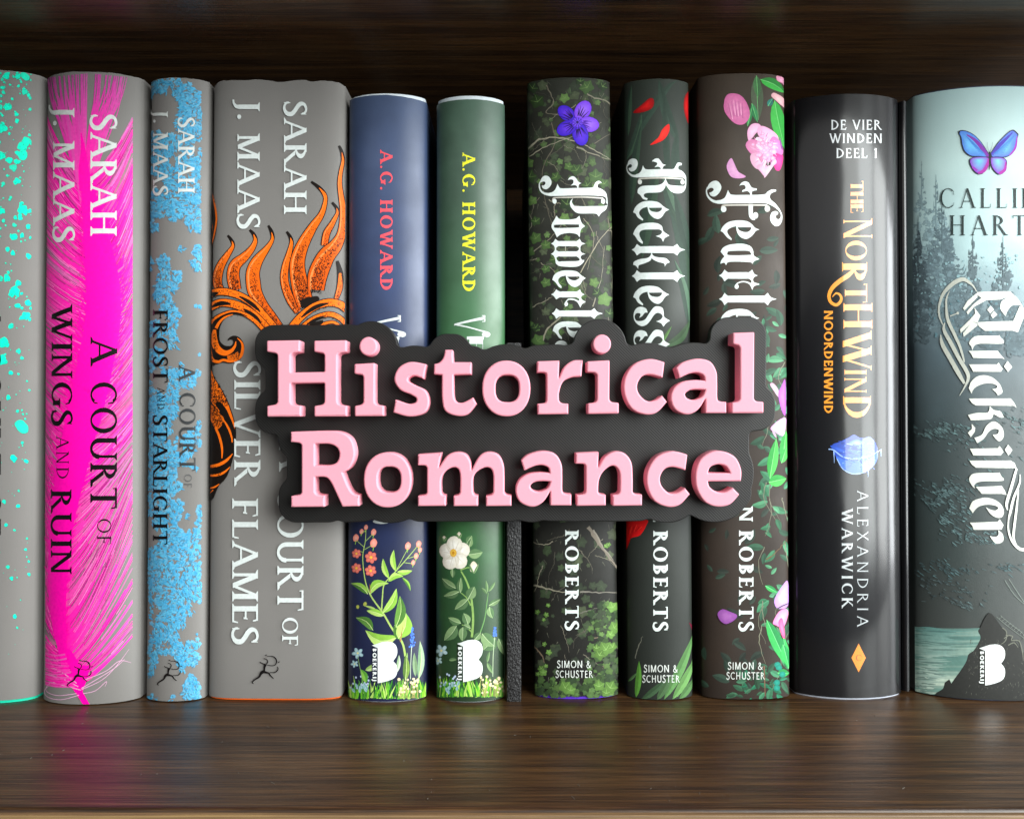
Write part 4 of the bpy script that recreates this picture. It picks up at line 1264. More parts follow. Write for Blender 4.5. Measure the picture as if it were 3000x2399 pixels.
for cx, cy, r in [(1575, 300, 26), (1560, 260, 20), (1720, 258, 26), (1765, 255, 18), (1655, 290, 18), (1700, 240, 16), (1548, 480, 20), (1552, 520, 24), (1548, 560, 16), (1745, 520, 26), (1770, 540, 18), (1720, 545, 20), (1690, 500, 22), (1630, 520, 18), (1665, 490, 16), (1660, 600, 26), (1655, 640, 18), (1560, 590, 18), (1570, 650, 18),
                  (1570, 700, 22), (1600, 720, 18), (1550, 740, 22), (1625, 760, 18), (1600, 790, 16), (1640, 830, 24), (1680, 850, 22), (1700, 870, 22), (1770, 880, 26), (1785, 920, 20), (1750, 860, 18), (1740, 830, 18), (1660, 910, 14), (1600, 830, 18), (1575, 1000, 24), (1570, 960, 16), (1770, 1000, 18)]:
    a.ivy(cx, cy, r, rng.uniform(-.8, .8), jit(rng, rng.choice(IV), .2), hx('#6f8a50'))
K = T(1500, 1440, 2.507)
twig(a, rng, K([(560, 260), (640, 380), (720, 490), (770, 560)]), 11, hx('#7d7468')); twig(a, rng, K([(600, 280), (660, 390), (740, 500)]), 5, hx('#8f887c'))
twig(a, rng, K([(130, 680), (220, 700), (320, 730), (420, 735)]), 6, hx('#8a8574')); twig(a, rng, K([(500, 735), (640, 740), (770, 740)]), 5, hx('#77736a'))
twig(a, rng, K([(500, 890), (600, 860), (660, 850)]), 3, hx('#6c6a60')); twig(a, rng, K([(160, 1130), (220, 1200), (240, 1250)]), 5, hx('#7a6a58')); twig(a, rng, K([(590, 1070), (680, 1100), (660, 1360)]), 4, hx('#6f6454'))
for _ in range(200):
    x, y = rng.gauss(700, 70), rng.uniform(820, 1500)
    if x > 775 or x < 560: continue
    p = K([(x, y)])[0]; a.ivy(*p, rng.uniform(7, 15), rng.uniform(-1.5, 1.5), jit(rng, rng.choice(IV + IVD[:2]), .25))
for _ in range(140):
    x, y = rng.uniform(160, 770), rng.uniform(1370, 1500)
    p = K([(x, y)])[0]; a.ivy(*p, rng.uniform(6, 14), rng.uniform(-1.5, 1.5), jit(rng, rng.choice(IV), .3))
for x, y, s in [(190, 885, 10), (250, 905, 10), (235, 940, 7), (240, 1120, 9), (270, 1180, 11), (215, 1300, 12), (230, 1330, 14), (190, 1340, 9), (250, 1280, 8), (265, 835, 8), (690, 400, 9), (710, 390, 9), (740, 850, 20), (750, 1000, 22), (720, 1050, 16), (690, 1160, 28), (640, 1200, 20), (740, 1140, 16), (620, 1150, 14), (390, 1440, 24), (430, 1460, 18), (720, 1440, 24), (640, 1430, 20), (690, 1480, 16)]:
    p = K([(x, y)])[0]; a.ivy(*p, s, rng.uniform(-.9, .9), jit(rng, hx('#587a3a'), .25), hx('#86a860'))
a.build('ivy_print')
a = Art(bk)
Q = T(1500, 200, 2.1024)
VI = hx('#3c1fc4'); VI2 = hx('#6a3ae4'); VID = hx('#22104a')
for (x, y, rx, ry, rot) in [(335, 280, 60, 42, .65), (436, 262, 64, 48, -1.0), (470, 348, 66, 47, .1), (420, 408, 48, 72, -.25), (338, 370, 66, 44, -.45)]:
    p = Q([(x, y)])[0]
    hi = x > 430
    a.disc(p[0], p[1], rx / 2.1 * 1.03, ry / 2.1 * 1.03, VID, None, 16, rot)
    a.disc(p[0], p[1], rx / 2.1, ry / 2.1, VI if not hi else hx('#7a3fe8'), VI2 if not hi else hx('#a070f5'), 16, rot)
    c = Q([(402, 335)])[0]
    for k in range(7):
        t = (k - 3) / 3.2
        ex, ey = p[0] + (p[1] - c[1]) * t * .38, p[1] - (p[0] - c[0]) * t * .38
        e = (c[0] + (ex - c[0]) * rng.uniform(1.0, 1.35), c[1] + (ey - c[1]) * rng.uniform(1.0, 1.35))
        m = (c[0] + (e[0] - c[0]) * .45, c[1] + (e[1] - c[1]) * .45)
        a.stroke([m, e], [3.4, .8], VID if x < 440 else hx('#4a1fa0'), 1)
p = Q([(402, 335)])[0]
a.disc(p[0], p[1], 15, 15, VI2, hx('#7a5af0'), 12)
for k in range(10):
    an = k * .63; a.stroke([p, (p[0] + math.cos(an) * 15, p[1] + math.sin(an) * 15)], [1, 1.6], VID, 1)
a.disc(p[0], p[1], 3, 3, VID)
a.build('violet_flower')
a = Art(bk)
r1, r2 = T(1560, 500, 6.632), T(1560, 720, 5.748)
L_(a, r1, [[(150, 230), (180, 150), (240, 105), (320, 125), (370, 220), (345, 310), (270, 368), (200, 345), (180, 292, 1), (215, 295), (250, 265), (245, 225), (205, 218), (165, 235)]])
a.stroke(r1([(160, 215), (137, 270), (150, 370), (215, 440), (320, 468), (430, 465)]), [3, 3.5, 4.5, 6, 8, 8], LW, 6)
L_(a, r1, [[(300, 448), (390, 420), (450, 360), (487, 260, 1), (515, 320), (570, 350), (850, 345), (1150, 335), (1190, 300), (1230, 230), (1290, 205), (1345, 240, 1), (1275, 265), (1265, 330), (1330, 360), (1420, 430), (1450, 560), (1450, 680), (1420, 760), (1330, 830), (1285, 900, 1), (1245, 845), (1150, 835), (900, 835), (800, 780), (735, 690), (735, 600), (790, 540, 1), (765, 600), (790, 660), (870, 695), (1400, 692), (1432, 620), (1430, 550), (1380, 505), (1200, 490), (850, 488), (450, 498), (320, 495)]])
a.stroke(r1([(390, 600), (400, 550), (450, 530), (700, 525), (1000, 520), (1370, 540)]), [3, 3.5, 3.5, 4, 4, 4], HAIR, 6)
for bx, by in ((430, 600), (1370, 600)):
    p = r1([(bx, by)])[0]; a.disc(p[0], p[1], 6, 7.6, LW)
L_(a, r1, [[(685, 190, 1), (720, 140), (790, 115), (850, 160), (890, 220), (950, 250, 1), (900, 280), (893, 360, 1), (875, 360, 1), (860, 310), (820, 285), (740, 295, 1), (790, 250), (790, 190), (740, 175)]])
L_(a, r1, [[(470, 880, 1), (520, 940), (650, 955), (830, 940), (910, 880, 1), (950, 1010), (1020, 1085, 1), (940, 1150), (915, 1300, 1), (860, 1240), (720, 1215), (560, 1240), (475, 1300, 1), (430, 1200), (380, 1130), (375, 1050), (430, 950)],
           [(425, 1085), (460, 1055), (870, 1050), (900, 1075), (870, 1110), (460, 1118)]])
L_(a, r1, [starstem(360, 1030, 1422, 50, 445, 915, 95)])
L_(a, r1, [starstem(360, 1030, 1622, 50, 445, 915, 95)])
for x in (447, 915): a.stroke(r1([(x, 1470), (x, 1580)]), [4, 4], LW, 1)
a.stroke(r1([(640, 1470), (640, 1590)]), [1.6, 1.6], HAIR, 1)
a.stroke(r2([(385, 150), (398, 240), (440, 300), (560, 310), (740, 308), (830, 270), (870, 245)]), [4, 5, 12, 16, 16, 10, 1], LW, 6)
a.stroke(r2([(800, 150), (800, 200), (815, 260)]), [3, 3, 8], LW, 3)
EP = ([(335, 575, 1), (370, 490), (470, 430), (600, 418), (740, 435), (820, 500), (895, 550, 1), (840, 590), (800, 655), (720, 698), (640, 670), (585, 600), (560, 505, 1), (480, 525), (435, 570), (445, 630), (490, 685, 1), (487, 718, 1), (440, 690), (390, 620)],
      [(582, 522, 1), (790, 520, 1), (788, 548), (750, 575), (700, 588), (630, 568)])
L_(a, r2, EP); L_(a, r2, [shift(l, 6, 857) for l in EP])
L_(a, r2, [starstem(315, 880, 822, 50, 400, 800, 86)])
flag(a, r2, 805, 945, 860, 890, 1045, (568, 985), 32, 5.748)
L_(a, r2, [starstem(325, 1185, 1143, 50, 400, 1040, 90)])
r4 = T(1820, 690, 5.224)
L_(a, lambda p: shift(r4(p), -234, 99), [S_RK])
a.build('title_lettering', FOIL)
roberts(bk, 1656, 1695, 1554, 1845, ((1632, 1731, 1955), (1628, 1737, 1984)))

# ---- 8 narrow dark leaf book
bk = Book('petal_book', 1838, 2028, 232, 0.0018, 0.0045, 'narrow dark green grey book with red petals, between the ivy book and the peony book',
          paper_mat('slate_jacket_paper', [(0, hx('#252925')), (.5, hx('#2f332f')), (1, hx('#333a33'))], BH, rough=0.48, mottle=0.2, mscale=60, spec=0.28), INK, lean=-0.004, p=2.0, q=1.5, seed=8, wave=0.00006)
a = Art(bk)
rng = random.Random(88)
LF = [hx('#425a47'), hx('#394d3e'), hx('#4f6a56'), hx('#33443a')]
for x0, y0, x1, y1, w in [(1850, 420, 1985, 225, 26), (1835, 470, 1880, 330, 22), (1990, 420, 1930, 230, 30), (1850, 600, 1880, 360, 24), (1960, 560, 1945, 260, 20), (2018, 700, 1940, 520, 36), (2016, 880, 1960, 600, 40), (2024, 760, 1975, 560, 30), (1990, 560, 1985, 380, 26), (1880, 760, 1930, 470, 40), (2020, 960, 1975, 760, 24), (1840, 400, 1850, 250, 20)]:
    a.leaf(x0, y0, x1, y1, w, jit(rng, rng.choice(LF), .15), jit(rng, LF[3], .15), rng.uniform(-.06, .06))
a.leaf(1935, 1010, 1968, 955, 9, hx('#5f8a4a'), hx('#4a6b3a')); a.leaf(1945, 1015, 2020, 940, 26, hx('#4d6b4a'), hx('#3f553c'), .15)
for x0, y0, x1, y1, w, c in [(1863, 2044, 1872, 1935, 18, '#5f9a3f'), (1945, 2050, 2032, 1860, 26, '#5c8a50'), (1970, 2050, 2035, 1930, 24, '#6a9a58'), (1925, 2050, 1965, 1975, 22, '#4c6a46'), (1880, 2050, 1950, 1990, 20, '#415c40'), (1840, 1995, 1866, 1970, 8, '#5a8050'), (1990, 2050, 2035, 1985, 20, '#56804c')]:
    a.leaf(x0, y0, x1, y1, w, hx(c), tuple(v * .7 for v in hx(c)), 0.03)
twig(a, rng, K([(905, 1220), (930, 1130), (960, 1060)]), 4, hx('#6a6a60'))
a.build('leaf_print')
R1, R2, RD = hx('#e01818'), hx('#f23a2a'), hx('#8a0c10')
for pts, c, cc in ((Q([(745, 275), (800, 225), (850, 185), (875, 200), (865, 245), (810, 272)]), RD, R1), (Q([(850, 475), (900, 430), (925, 380), (965, 345), (968, 390), (930, 445)]), R1, R2),
                   (Q([(1062, 185), (1080, 150), (1090, 160), (1090, 330), (1075, 320), (1058, 250)]), RD, R1), (K([(1300, 960), (1325, 985), (1325, 1020), (1312, 990)]), hx('#6a0c2a'), None)):
    a = Art(bk); a.blob(pts, c, cc, 4); a.build('red_petal')
a = Art(bk)
a.blob(K([(818, 380), (822, 240), (850, 205), (990, 205), (985, 250), (940, 320), (870, 345), (830, 425)]), R1, hx('#c01014'), 4)
for k in range(7):
    p = K([(845 + k * 18, 240 + rng.uniform(0, 20)), (840 + k * 14, 320 - k * 6)]); a.stroke(p, [2, .8], RD if k % 2 else R2, 1)
a.build('red_petal')
a = Art(bk)
r3 = T(1820, 450, 6.895)
L_(a, r3, [[(125, 250), (150, 150), (230, 105), (310, 130), (335, 220), (290, 330), (205, 368), (155, 330), (150, 295, 1), (190, 290), (218, 255), (200, 222), (160, 230), (130, 265)]])
a.stroke(r3([(125, 225), (114, 300), (140, 380), (215, 445), (310, 460), (420, 450)]), [2.6, 3, 4.4, 6, 7.5, 7.5], LW, 6)
L_(a, r3, [[(290, 432), (360, 400), (410, 340), (440, 245, 1), (470, 300), (530, 325), (800, 325), (1040, 318), (1090, 270), (1140, 190), (1220, 200), (1215, 240, 1), (1160, 255), (1155, 320), (1230, 360), (1300, 450), (1312, 600), (1290, 720), (1230, 790), (1120, 808), (1010, 770), (930, 680), (900, 620, 1), (880, 690), (830, 760), (740, 790), (520, 800), (460, 830), (470, 880), (535, 910, 1), (520, 942, 1), (440, 920), (390, 850), (330, 800, 1), (340, 720), (410, 665), (540, 650), (750, 640), (850, 590), (895, 500, 1), (925, 580), (990, 640), (1250, 660), (1288, 610), (1292, 540), (1262, 500), (1180, 480), (850, 470), (400, 485), (290, 482)]])
a.stroke(r3([(345, 570), (365, 520), (430, 508), (800, 495), (1200, 512), (1240, 530)]), [3, 4, 4.4, 4.6, 4.6, 3], HAIR, 6)
for bx, by in ((378, 578), (1238, 580)):
    p = r3([(bx, by)])[0]; a.disc(p[0], p[1], 6.2, 7.2, hx('#d8dcd6'))
L_(a, r3, [[(620, 160, 1), (680, 110), (750, 105), (800, 160), (840, 215), (905, 235, 1), (850, 265), (825, 350, 1), (800, 350, 1), (790, 290), (740, 270), (670, 280, 1), (720, 230), (720, 190), (670, 170)]])
L_(a, r3, E_RK)
L_(a, lambda p: shift(r3(p), 0, 248.3), E_RK)
L_(a, r3, [[(240, 1630, 1), (290, 1520), (390, 1430), (560, 1400), (720, 1410), (820, 1470), (850, 1570), (970, 1660, 1), (880, 1710), (845, 1787, 1), (800, 1710), (695, 1670, 1), (790, 1640), (825, 1580), (780, 1540), (680, 1535), (480, 1540), (390, 1570), (365, 1640), (400, 1730), (440, 1790, 1), (430, 1830, 1), (340, 1760), (280, 1670)]])
L_(a, r4, [starstem(160, 980, 220, 50, 240, 855, 88)])
L_(a, r4, [starstem(160, 980, 622, 50, 240, 855, 90)])
L_(a, r4, [[(465, 255, 1), (490, 310), (560, 335), (680, 350), (735, 400), (735, 415, 1), (690, 435), (665, 480, 1), (655, 430), (560, 405), (490, 370), (465, 345, 1), (440, 390), (350, 430), (270, 460), (260, 515, 1), (230, 470), (185, 450, 1), (195, 405), (280, 365), (400, 345), (445, 310)]])
L_(a, r4, [S_RK]); L_(a, r4, [shift(S_RK, 0, 358)])
a.build('title_lettering', FOIL)
roberts(bk, 1914, 1956, 1556, 1848, ((1886, 1985, 1968), (1882, 1991, 1998)), lambda a: a.fill([[(1913, 1520), (1920, 1520), (1920, 1528), (1913, 1528)]], LW))

# ---- 9 peony book
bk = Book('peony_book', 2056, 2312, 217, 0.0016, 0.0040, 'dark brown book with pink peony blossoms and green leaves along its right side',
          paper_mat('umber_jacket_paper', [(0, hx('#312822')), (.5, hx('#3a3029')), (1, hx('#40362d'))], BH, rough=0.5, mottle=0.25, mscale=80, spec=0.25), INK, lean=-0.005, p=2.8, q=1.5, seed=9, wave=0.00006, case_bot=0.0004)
a = Art(bk)
rng = random.Random(99)
a.step = 0.00000008
GD = [hx('#36423a'), hx('#3a4c41'), hx('#353d36'), hx('#3f5548')]
paint_leaves(a, rng, 60, (2060, 620, 2300, 980), GD, (24, 60), dens=lambda x, y: .6)
paint_leaves(a, rng, 70, (2060, 1500, 2240, 2030), GD, (24, 55), dens=lambda x, y: .3 if y < 1900 else .7)
paint_leaves(a, rng, 110, (2236, 900, 2312, 2040), [hx('#4a8a66'), hx('#3f7a58'), hx('#5a9a72'), hx('#3a5f4a')], (22, 52))
paint_leaves(a, rng, 40, (2150, 1980, 2310, 2045), [hx('#3f6a50'), hx('#34543f'), hx('#2f7a5a')], (18, 40))
for _ in range(18):
    x, y = rng.uniform(2225, 2300), rng.uniform(900, 1950)
    twig(a, rng, [(x, y), (x + rng.uniform(-20, 20), y + 50), (x + rng.uniform(-30, 30), y + 110)], 3, jit(rng, hx('#7a7a68'), .2))
twig(a, rng, [(2245, 1640), (2280, 1610), (2305, 1580)], 4, hx('#6a5238')); twig(a, rng, [(2238, 1950), (2240, 2040)], 4, hx('#7a5a48'))
M = T(2180, 220, 3.593)
N_ = T(2180, 900, 2.652)
GLF = hx('#3fae48'); GLF2 = hx('#2c8238')
for p0, p1, w, c1, c2, bd in [((125, 20), (150, 480), 130, hx('#55604c'), hx('#4a5a44'), .0), ((130, 10), (145, 240), 80, hx('#4a7a4c'), hx('#3f6a42'), .0), ((170, 50), (430, 190), 110, GLF, GLF2, -.08), ((320, 270), (432, 780), 150, GLF, hx('#35a042'), .02), ((80, 300), (140, 500), 60, hx('#2f7a4a'), hx('#3a8a55'), 0), ((35, 540), (90, 320), 50, hx('#2f7a4a'), hx('#3a8a55'), 0), ((250, 330), (300, 250), 60, hx('#1f6a60'), hx('#2a7a70'), 0)]:
    q = M([p0, p1]); a.leaf(*q[0], *q[1], w / 3.593, c1, c2, bd, hx('#7fd080'))
for p0, p1, w in [((200, 1330), (250, 1020), 80), ((300, 1190), (325, 960), 70), ((190, 1360), (328, 1330), 90), ((290, 1210), (328, 1090), 60)]:
    q = N_([p0, p1]); a.leaf(*q[0], *q[1], w / 2.652, hx('#4cba52'), hx('#349a44'), 0, hx('#8fe08a'))
for p0, p1, w in [((1870, 940), (2030, 1290), 90), ((2030, 1300), (1990, 1060), 60), ((1990, 1120), (2034, 1290), 60), ((1860, 690), (1950, 740), 40), ((1950, 1330), (2036, 1330), 60)]:
    q = K([p0, p1]); a.leaf(*q[0], *q[1], w / 2.507, hx('#3fae5a'), hx('#2c8a4c'), 0, hx('#7fd890'))
for x, y in ((1950, 1270), (1985, 1340), (1960, 1290), (1945, 1400), (1945, 1440)):
    p = K([(x, y)])[0]; a.disc(*p, 10, 9, hx('#1f7a6a'), hx('#2a9a86'), 8)
a.build('leaf_print')
a = Art(bk)
PK, PK2, PKD = hx('#f0a8cf'), hx('#f9cfe6'), hx('#d87aae')
def petals(tr, lst):
    for pts, c, cc in lst: a.blob(tr(pts), c, cc, 4)
petals(M, [([(15, 745), (60, 680), (140, 700), (170, 800), (120, 850), (70, 830)], PKD, hx('#d89ab8')), ([(70, 840), (170, 820), (240, 900), (200, 980), (130, 990), (75, 925)], hx('#d9a0bd'), hx('#e8bcd2')),
           ([(130, 960), (220, 940), (260, 1010), (220, 1070), (180, 1030)], hx('#d998b8'), hx('#f0c8dc')), ([(35, 590), (80, 520), (150, 515), (180, 560), (120, 620), (90, 660), (45, 690)], PK, PK2),
           ([(140, 560), (200, 540), (300, 590), (360, 660), (330, 720), (220, 700), (150, 640)], PK, hx('#f8c6ea')), ([(300, 650), (370, 690), (410, 790), (390, 850), (310, 830), (260, 740)], hx('#d070b4'), hx('#ec9ad2')),
           ([(310, 830), (380, 840), (410, 860), (395, 960), (365, 1010), (320, 980)], hx('#e0308a'), hx('#f05aa4')), ([(150, 660), (230, 690), (300, 800), (290, 900), (210, 900), (130, 800)], hx('#dc9ac0'), hx('#efb8d6')),
           ([(115, 680), (150, 655), (215, 710), (215, 740), (160, 700)], PK2, PK2), ([(125, 740), (160, 720), (195, 760), (185, 795), (150, 770)], PK2, PK2), ([(215, 790), (250, 775), (275, 850), (265, 920), (235, 860)], PK, PK2),
           ([(275, 960), (300, 890), (335, 895), (340, 930), (300, 960)], hx('#f0a0d8'), PK2), ([(210, 1070), (240, 970), (310, 950), (280, 1000), (225, 1075)], hx('#e3b0c8'), PK2), ([(145, 840), (190, 830), (200, 930), (165, 900)], hx('#c87aa0'), hx('#d890b0')),
           ([(345, 10), (420, 10), (434, 120), (400, 90), (345, 60)], hx('#d08aa0'), PK), ([(285, 220), (320, 190), (430, 260), (434, 350), (330, 270)], hx('#d8a0a8'), hx('#ecc8c8')), ([(370, 650), (395, 720), (405, 790), (385, 760)], hx('#7a4a8a'), hx('#a060a8'))])
for _ in range(70):           # soft petal streaks inside the blossom
    an = rng.uniform(0, 2 * PI); r0 = rng.uniform(10, 130); r1 = r0 + rng.uniform(25, 60)
    p = M([(215 + math.cos(an) * r0, 780 + math.sin(an) * r0 * 1.25), (215 + math.cos(an + .15) * r1 * .95, 780 + math.sin(an + .15) * r1 * 1.25)])
    if r1 > 165: continue
    a.stroke(p, [rng.uniform(1.5, 5), .6], rng.choice([PK2, hx('#fbe0f0'), PKD, hx('#e08cba'), PK]), 1)
for _ in range(26):
    an = rng.uniform(0, 2 * PI); r0 = rng.uniform(5, 125)
    p = M([(215 + math.cos(an) * r0, 770 + math.sin(an) * r0 * 1.25)])[0]; q_ = rng.uniform(4, 9)
    a.blob([(p[0] - q_, p[1]), (p[0] - q_ * .6, p[1] - q_ * .8), (p[0] + q_ * .3, p[1] - q_), (p[0] + q_, p[1] - q_ * .1), (p[0] + q_ * .2, p[1] + q_ * .7)], mixc(PK, PKD, rng.random()), PK2, 3)
petals(Q, [([(1308, 200), (1335, 160), (1400, 165), (1445, 215), (1465, 290), (1430, 345), (1370, 340), (1310, 270)], hx('#d06aa0'), hx('#e08ab8')), ([(1325, 590), (1350, 555), (1370, 590), (1395, 640), (1440, 668), (1400, 680), (1350, 670), (1325, 625)], hx('#d090c0'), hx('#e0a8d0'))])
for k in range(9):
    p = Q([(1330 + k * 11, 200 + rng.uniform(-6, 20)), (1350 + k * 9, 300 + rng.uniform(-10, 20))]); a.stroke(p, [.8, 2.2], hx('#f0b0d0') if k % 2 else hx('#b8508a'), 1)
petals(N_, [([(200, 600), (225, 590), (265, 640), (268, 700), (230, 650)], hx('#c8a0b8'), hx('#e0c0d0')), ([(320, 570), (322, 830), (290, 800), (265, 680), (290, 610)], hx('#a050b0'), hx('#c878c8')), ([(265, 880), (322, 860), (320, 940), (300, 1000), (240, 970), (205, 940)], hx('#e0a0e0'), hx('#f4d0f0')), ([(215, 950), (240, 975), (250, 1015), (225, 985)], hx('#c0a0b8'), None)])
petals(K, [([(1930, 780), (1985, 690), (2025, 660), (2028, 830), (1960, 860), (1930, 830)], hx('#b888d8'), hx('#d8b8ec')), ([(1915, 960), (1960, 880), (2010, 860), (2028, 890), (2010, 960), (1985, 1000), (1940, 980)], hx('#f080b8'), hx('#f8b8d8')), ([(1955, 960), (1985, 930), (2005, 1060), (1985, 1065)], hx('#f05088'), hx('#f880a8'))])
a.stroke(K([(1930, 870), (1980, 840), (2028, 820)]), [3, 4, 3], hx('#4a4a3c'), 3)
a.blob(K([(1505, 900), (1535, 862), (1600, 880), (1650, 905), (1640, 940), (1580, 975), (1540, 968), (1508, 930)]), hx('#2c1a22'))
a.blob(K([(1510, 895), (1545, 862), (1600, 880), (1652, 905), (1635, 940), (1575, 970), (1530, 945)]), hx('#8a4a98'), hx('#a868b0'), 4)
a.build('peony_print')
a = Art(bk)
r5, r6 = T(2050, 510, 8.292), T(2050, 680, 6.157)
L_(a, r5, [[(190, 330), (240, 230), (350, 170), (450, 190), (525, 310), (480, 450), (370, 548), (270, 530), (230, 460, 1), (290, 440), (340, 390), (310, 345), (240, 350), (195, 390)]])
a.stroke(r5([(190, 320), (165, 420), (195, 540), (290, 640), (410, 685), (560, 688)]), [3, 3.8, 5, 7, 8, 8], LW, 6)
L_(a, r5, [[(400, 652), (520, 630), (620, 560), (685, 390, 1), (720, 460), (800, 510), (1200, 515), (1560, 500), (1640, 440), (1740, 385), (1850, 390), (1840, 430, 1), (1740, 470), (1700, 540), (1720, 620), (1850, 740), (1950, 880), (2000, 1010), (1990, 1150), (1930, 1250), (1840, 1268), (1750, 1200), (1705, 1080), (1740, 950), (1830, 905), (1900, 940), (1890, 985, 1), (1850, 1010), (1850, 1070), (1900, 1105), (1955, 1070), (1965, 980), (1900, 880), (1780, 790), (1650, 730), (1500, 710), (900, 712), (600, 725), (420, 722)]])
a.stroke(r5([(1240, 730), (1237, 880), (1245, 1010), (1290, 1075), (1340, 1080)]), [13, 12.5, 12, 11, 9], LW, 6)
p = r5([(1355, 1010)])[0]; a.disc(p[0], p[1], 7.6, 9.5, LW)
a.stroke(r5([(530, 880), (545, 790), (640, 765), (1000, 755), (1640, 760)]), [3, 5, 5, 5, 4.5], HAIR, 6)
p = r5([(580, 860)])[0]; a.disc(p[0], p[1], 8.3, 8.8, LW); p = r5([(1640, 845)])[0]; a.disc(p[0], p[1], 8.3, 9.5, HAIR, hx('#d5d3cb'))
L_(a, r5, [[(960, 290, 1), (1020, 215), (1110, 185), (1190, 220), (1260, 330), (1385, 360, 1), (1380, 400, 1), (1270, 430), (1270, 520, 1), (1230, 520, 1), (1210, 460), (1150, 420), (1030, 440, 1), (1040, 400), (1110, 360), (1100, 290), (1040, 265)]])
EF = ([(505, 1390, 1), (560, 1280), (700, 1170), (920, 1130), (1140, 1150), (1270, 1230), (1340, 1310), (1445, 1355, 1), (1360, 1390), (1260, 1510), (1130, 1580), (1000, 1540), (910, 1430), (880, 1270, 1), (780, 1300), (680, 1360), (680, 1450), (775, 1575, 1), (768, 1612, 1), (660, 1540), (570, 1430)],
      [(915, 1295, 1), (1250, 1295, 1), (1245, 1340), (1190, 1400), (1090, 1415), (960, 1370)])
L_(a, r5, EF); L_(a, lambda p: shift(r5(p), 0, 259), EF)
L_(a, r6, [[(375, 355, 1), (420, 285), (520, 235), (660, 215), (800, 218), (920, 265), (965, 350), (975, 425), (1075, 490, 1), (980, 530), (945, 585, 1), (900, 545), (540, 540), (475, 600, 1), (440, 555), (370, 575, 1), (390, 510), (445, 440, 1), (410, 400)], [(500, 380), (550, 345), (860, 340), (920, 385), (900, 415), (540, 420)]])
L_(a, r6, [starstem(345, 1045, 785, 58, 447, 945, 108)])
flag(a, r6, 948, 940, 850, 1073, 1050, (665, 985), 38, 6.157)
L_(a, r6, [starstem(345, 1385, 1210, 60, 447, 1225, 112)])
a.build('title_lettering', FOIL)
def _n(a): text_down(a, 'N', BOLD, 2166, 2205, 1484, 1528, LW)
roberts(bk, 2165, 2207, 1555, 1848, ((2132, 2234, 1960), (2128, 2240, 1989)), _n)

# ---- 10 glossy book
bk = Book('glossy_book', 2326, 2640, 276, 0.0042, 0.0062, 'glossy black book with orange lettering and a frozen blue rose',
          paper_mat('black_laminate', [(0, hx('#0b0b0f'))], BH, rough=0.6, coat=1.0, mottle=0.1, mscale=20, grain=0.01, spec=0.1), GLOSS_INK, p=2.0, q=1.4,
          case=(plain_mat('pale_case', hx('#b9bfcc'), 0.6), -0.003), case_bot=0.0007, seed=10)
hz = bk.h - 0.0004
pr = []
for k in range(13):
    an = PI * (k / 12)
    pr.append((bk.w / 2 + 0.0017 - 0.0015 * math.cos(an), -0.0018 * math.sin(an) + 0.0005))
pr += [(bk.w / 2 + 0.0032, BOOK_DEPTH), (bk.w / 2 + 0.0002, BOOK_DEPTH)]
nn = len(pr)
mesh_obj('hinge_fold', [(x, y, 0.0012) for x, y in pr] + [(x, y, hz) for x, y in pr], [(i, (i + 1) % nn, nn + (i + 1) % nn, nn + i) for i in range(nn)] + [tuple(range(nn - 1, -1, -1)), tuple(range(nn, 2 * nn))], bk.jacket.data.materials[0], bk.root, 40)
OG = hx('#ffa030'); GW = hx('#dfe3e6')
a = Art(bk)
text_across(a, 'DE VIER', CAPS, 2434, 2582, 381, 29, GW)
text_across(a, 'WINDEN', CAPS, 2430, 2585, 420, 28, GW)
text_across(a, 'DEEL 1', CAPS, 2449, 2570, 464, 29, GW)
a.build('series_lettering')
a = Art(bk)
U = T(2380, 500, 4.104)
def dn(txt, st, xb, xt, y0, y1): text_down(a, txt, st, xb, xt, y0, y1, OG)
TIT = Style(.20, .045, .05, .02, .06)
dn('THE', Style(.26, .05, .03, .02, .03), 2492, 2529, 530, 625)
dn('N', TIT, 2471, 2555, 640, 704); dn('O', TIT, 2477, 2539, 705, 764)
dn('P', TIT, 2467, 2540, 768, 824)
a.stroke(U([(515, 1180), (430, 1260), (320, 1335), (240, 1410), (200, 1500), (220, 1580), (290, 1615), (345, 1560), (335, 1500), (285, 1475), (240, 1520)]), [8, 13, 13, 12, 10, 9, 9, 8, 7, 5, 2], OG, 6)
dn('T', TIT, 2475, 2540, 830, 886); dn('H', TIT, 2471, 2555, 888, 964)
dn('W', TIT, 2469, 2553, 974, 1083); dn('I', TIT, 2474, 2538, 1083, 1098); dn('N', TIT, 2474, 2538, 1103, 1155); dn('D', TIT, 2470, 2551, 1160, 1227)
dn('NOORDENWIND', Style(.20, .15, .02, .03, .10), 2414, 2440, 910, 1211)
a.build('title_lettering')
a = Art(bk)
text_down(a, 'ALEXANDRIA', Style(.10, .06, .03, .02, .34), 2511, 2543, 1436, 1835, hx('#b4babd'))
text_down(a, 'WARWICK', Style(.18, .08, .04, .03, .30), 2466, 2498, 1490, 1779, hx('#c2c8ca'))
a.build('author_lettering')
a = Art(bk)
Rz = T(2380, 880, 3.192)
B1, B2, B3 = hx('#2348b4'), hx('#3f70e2'), hx('#9fc0f4')
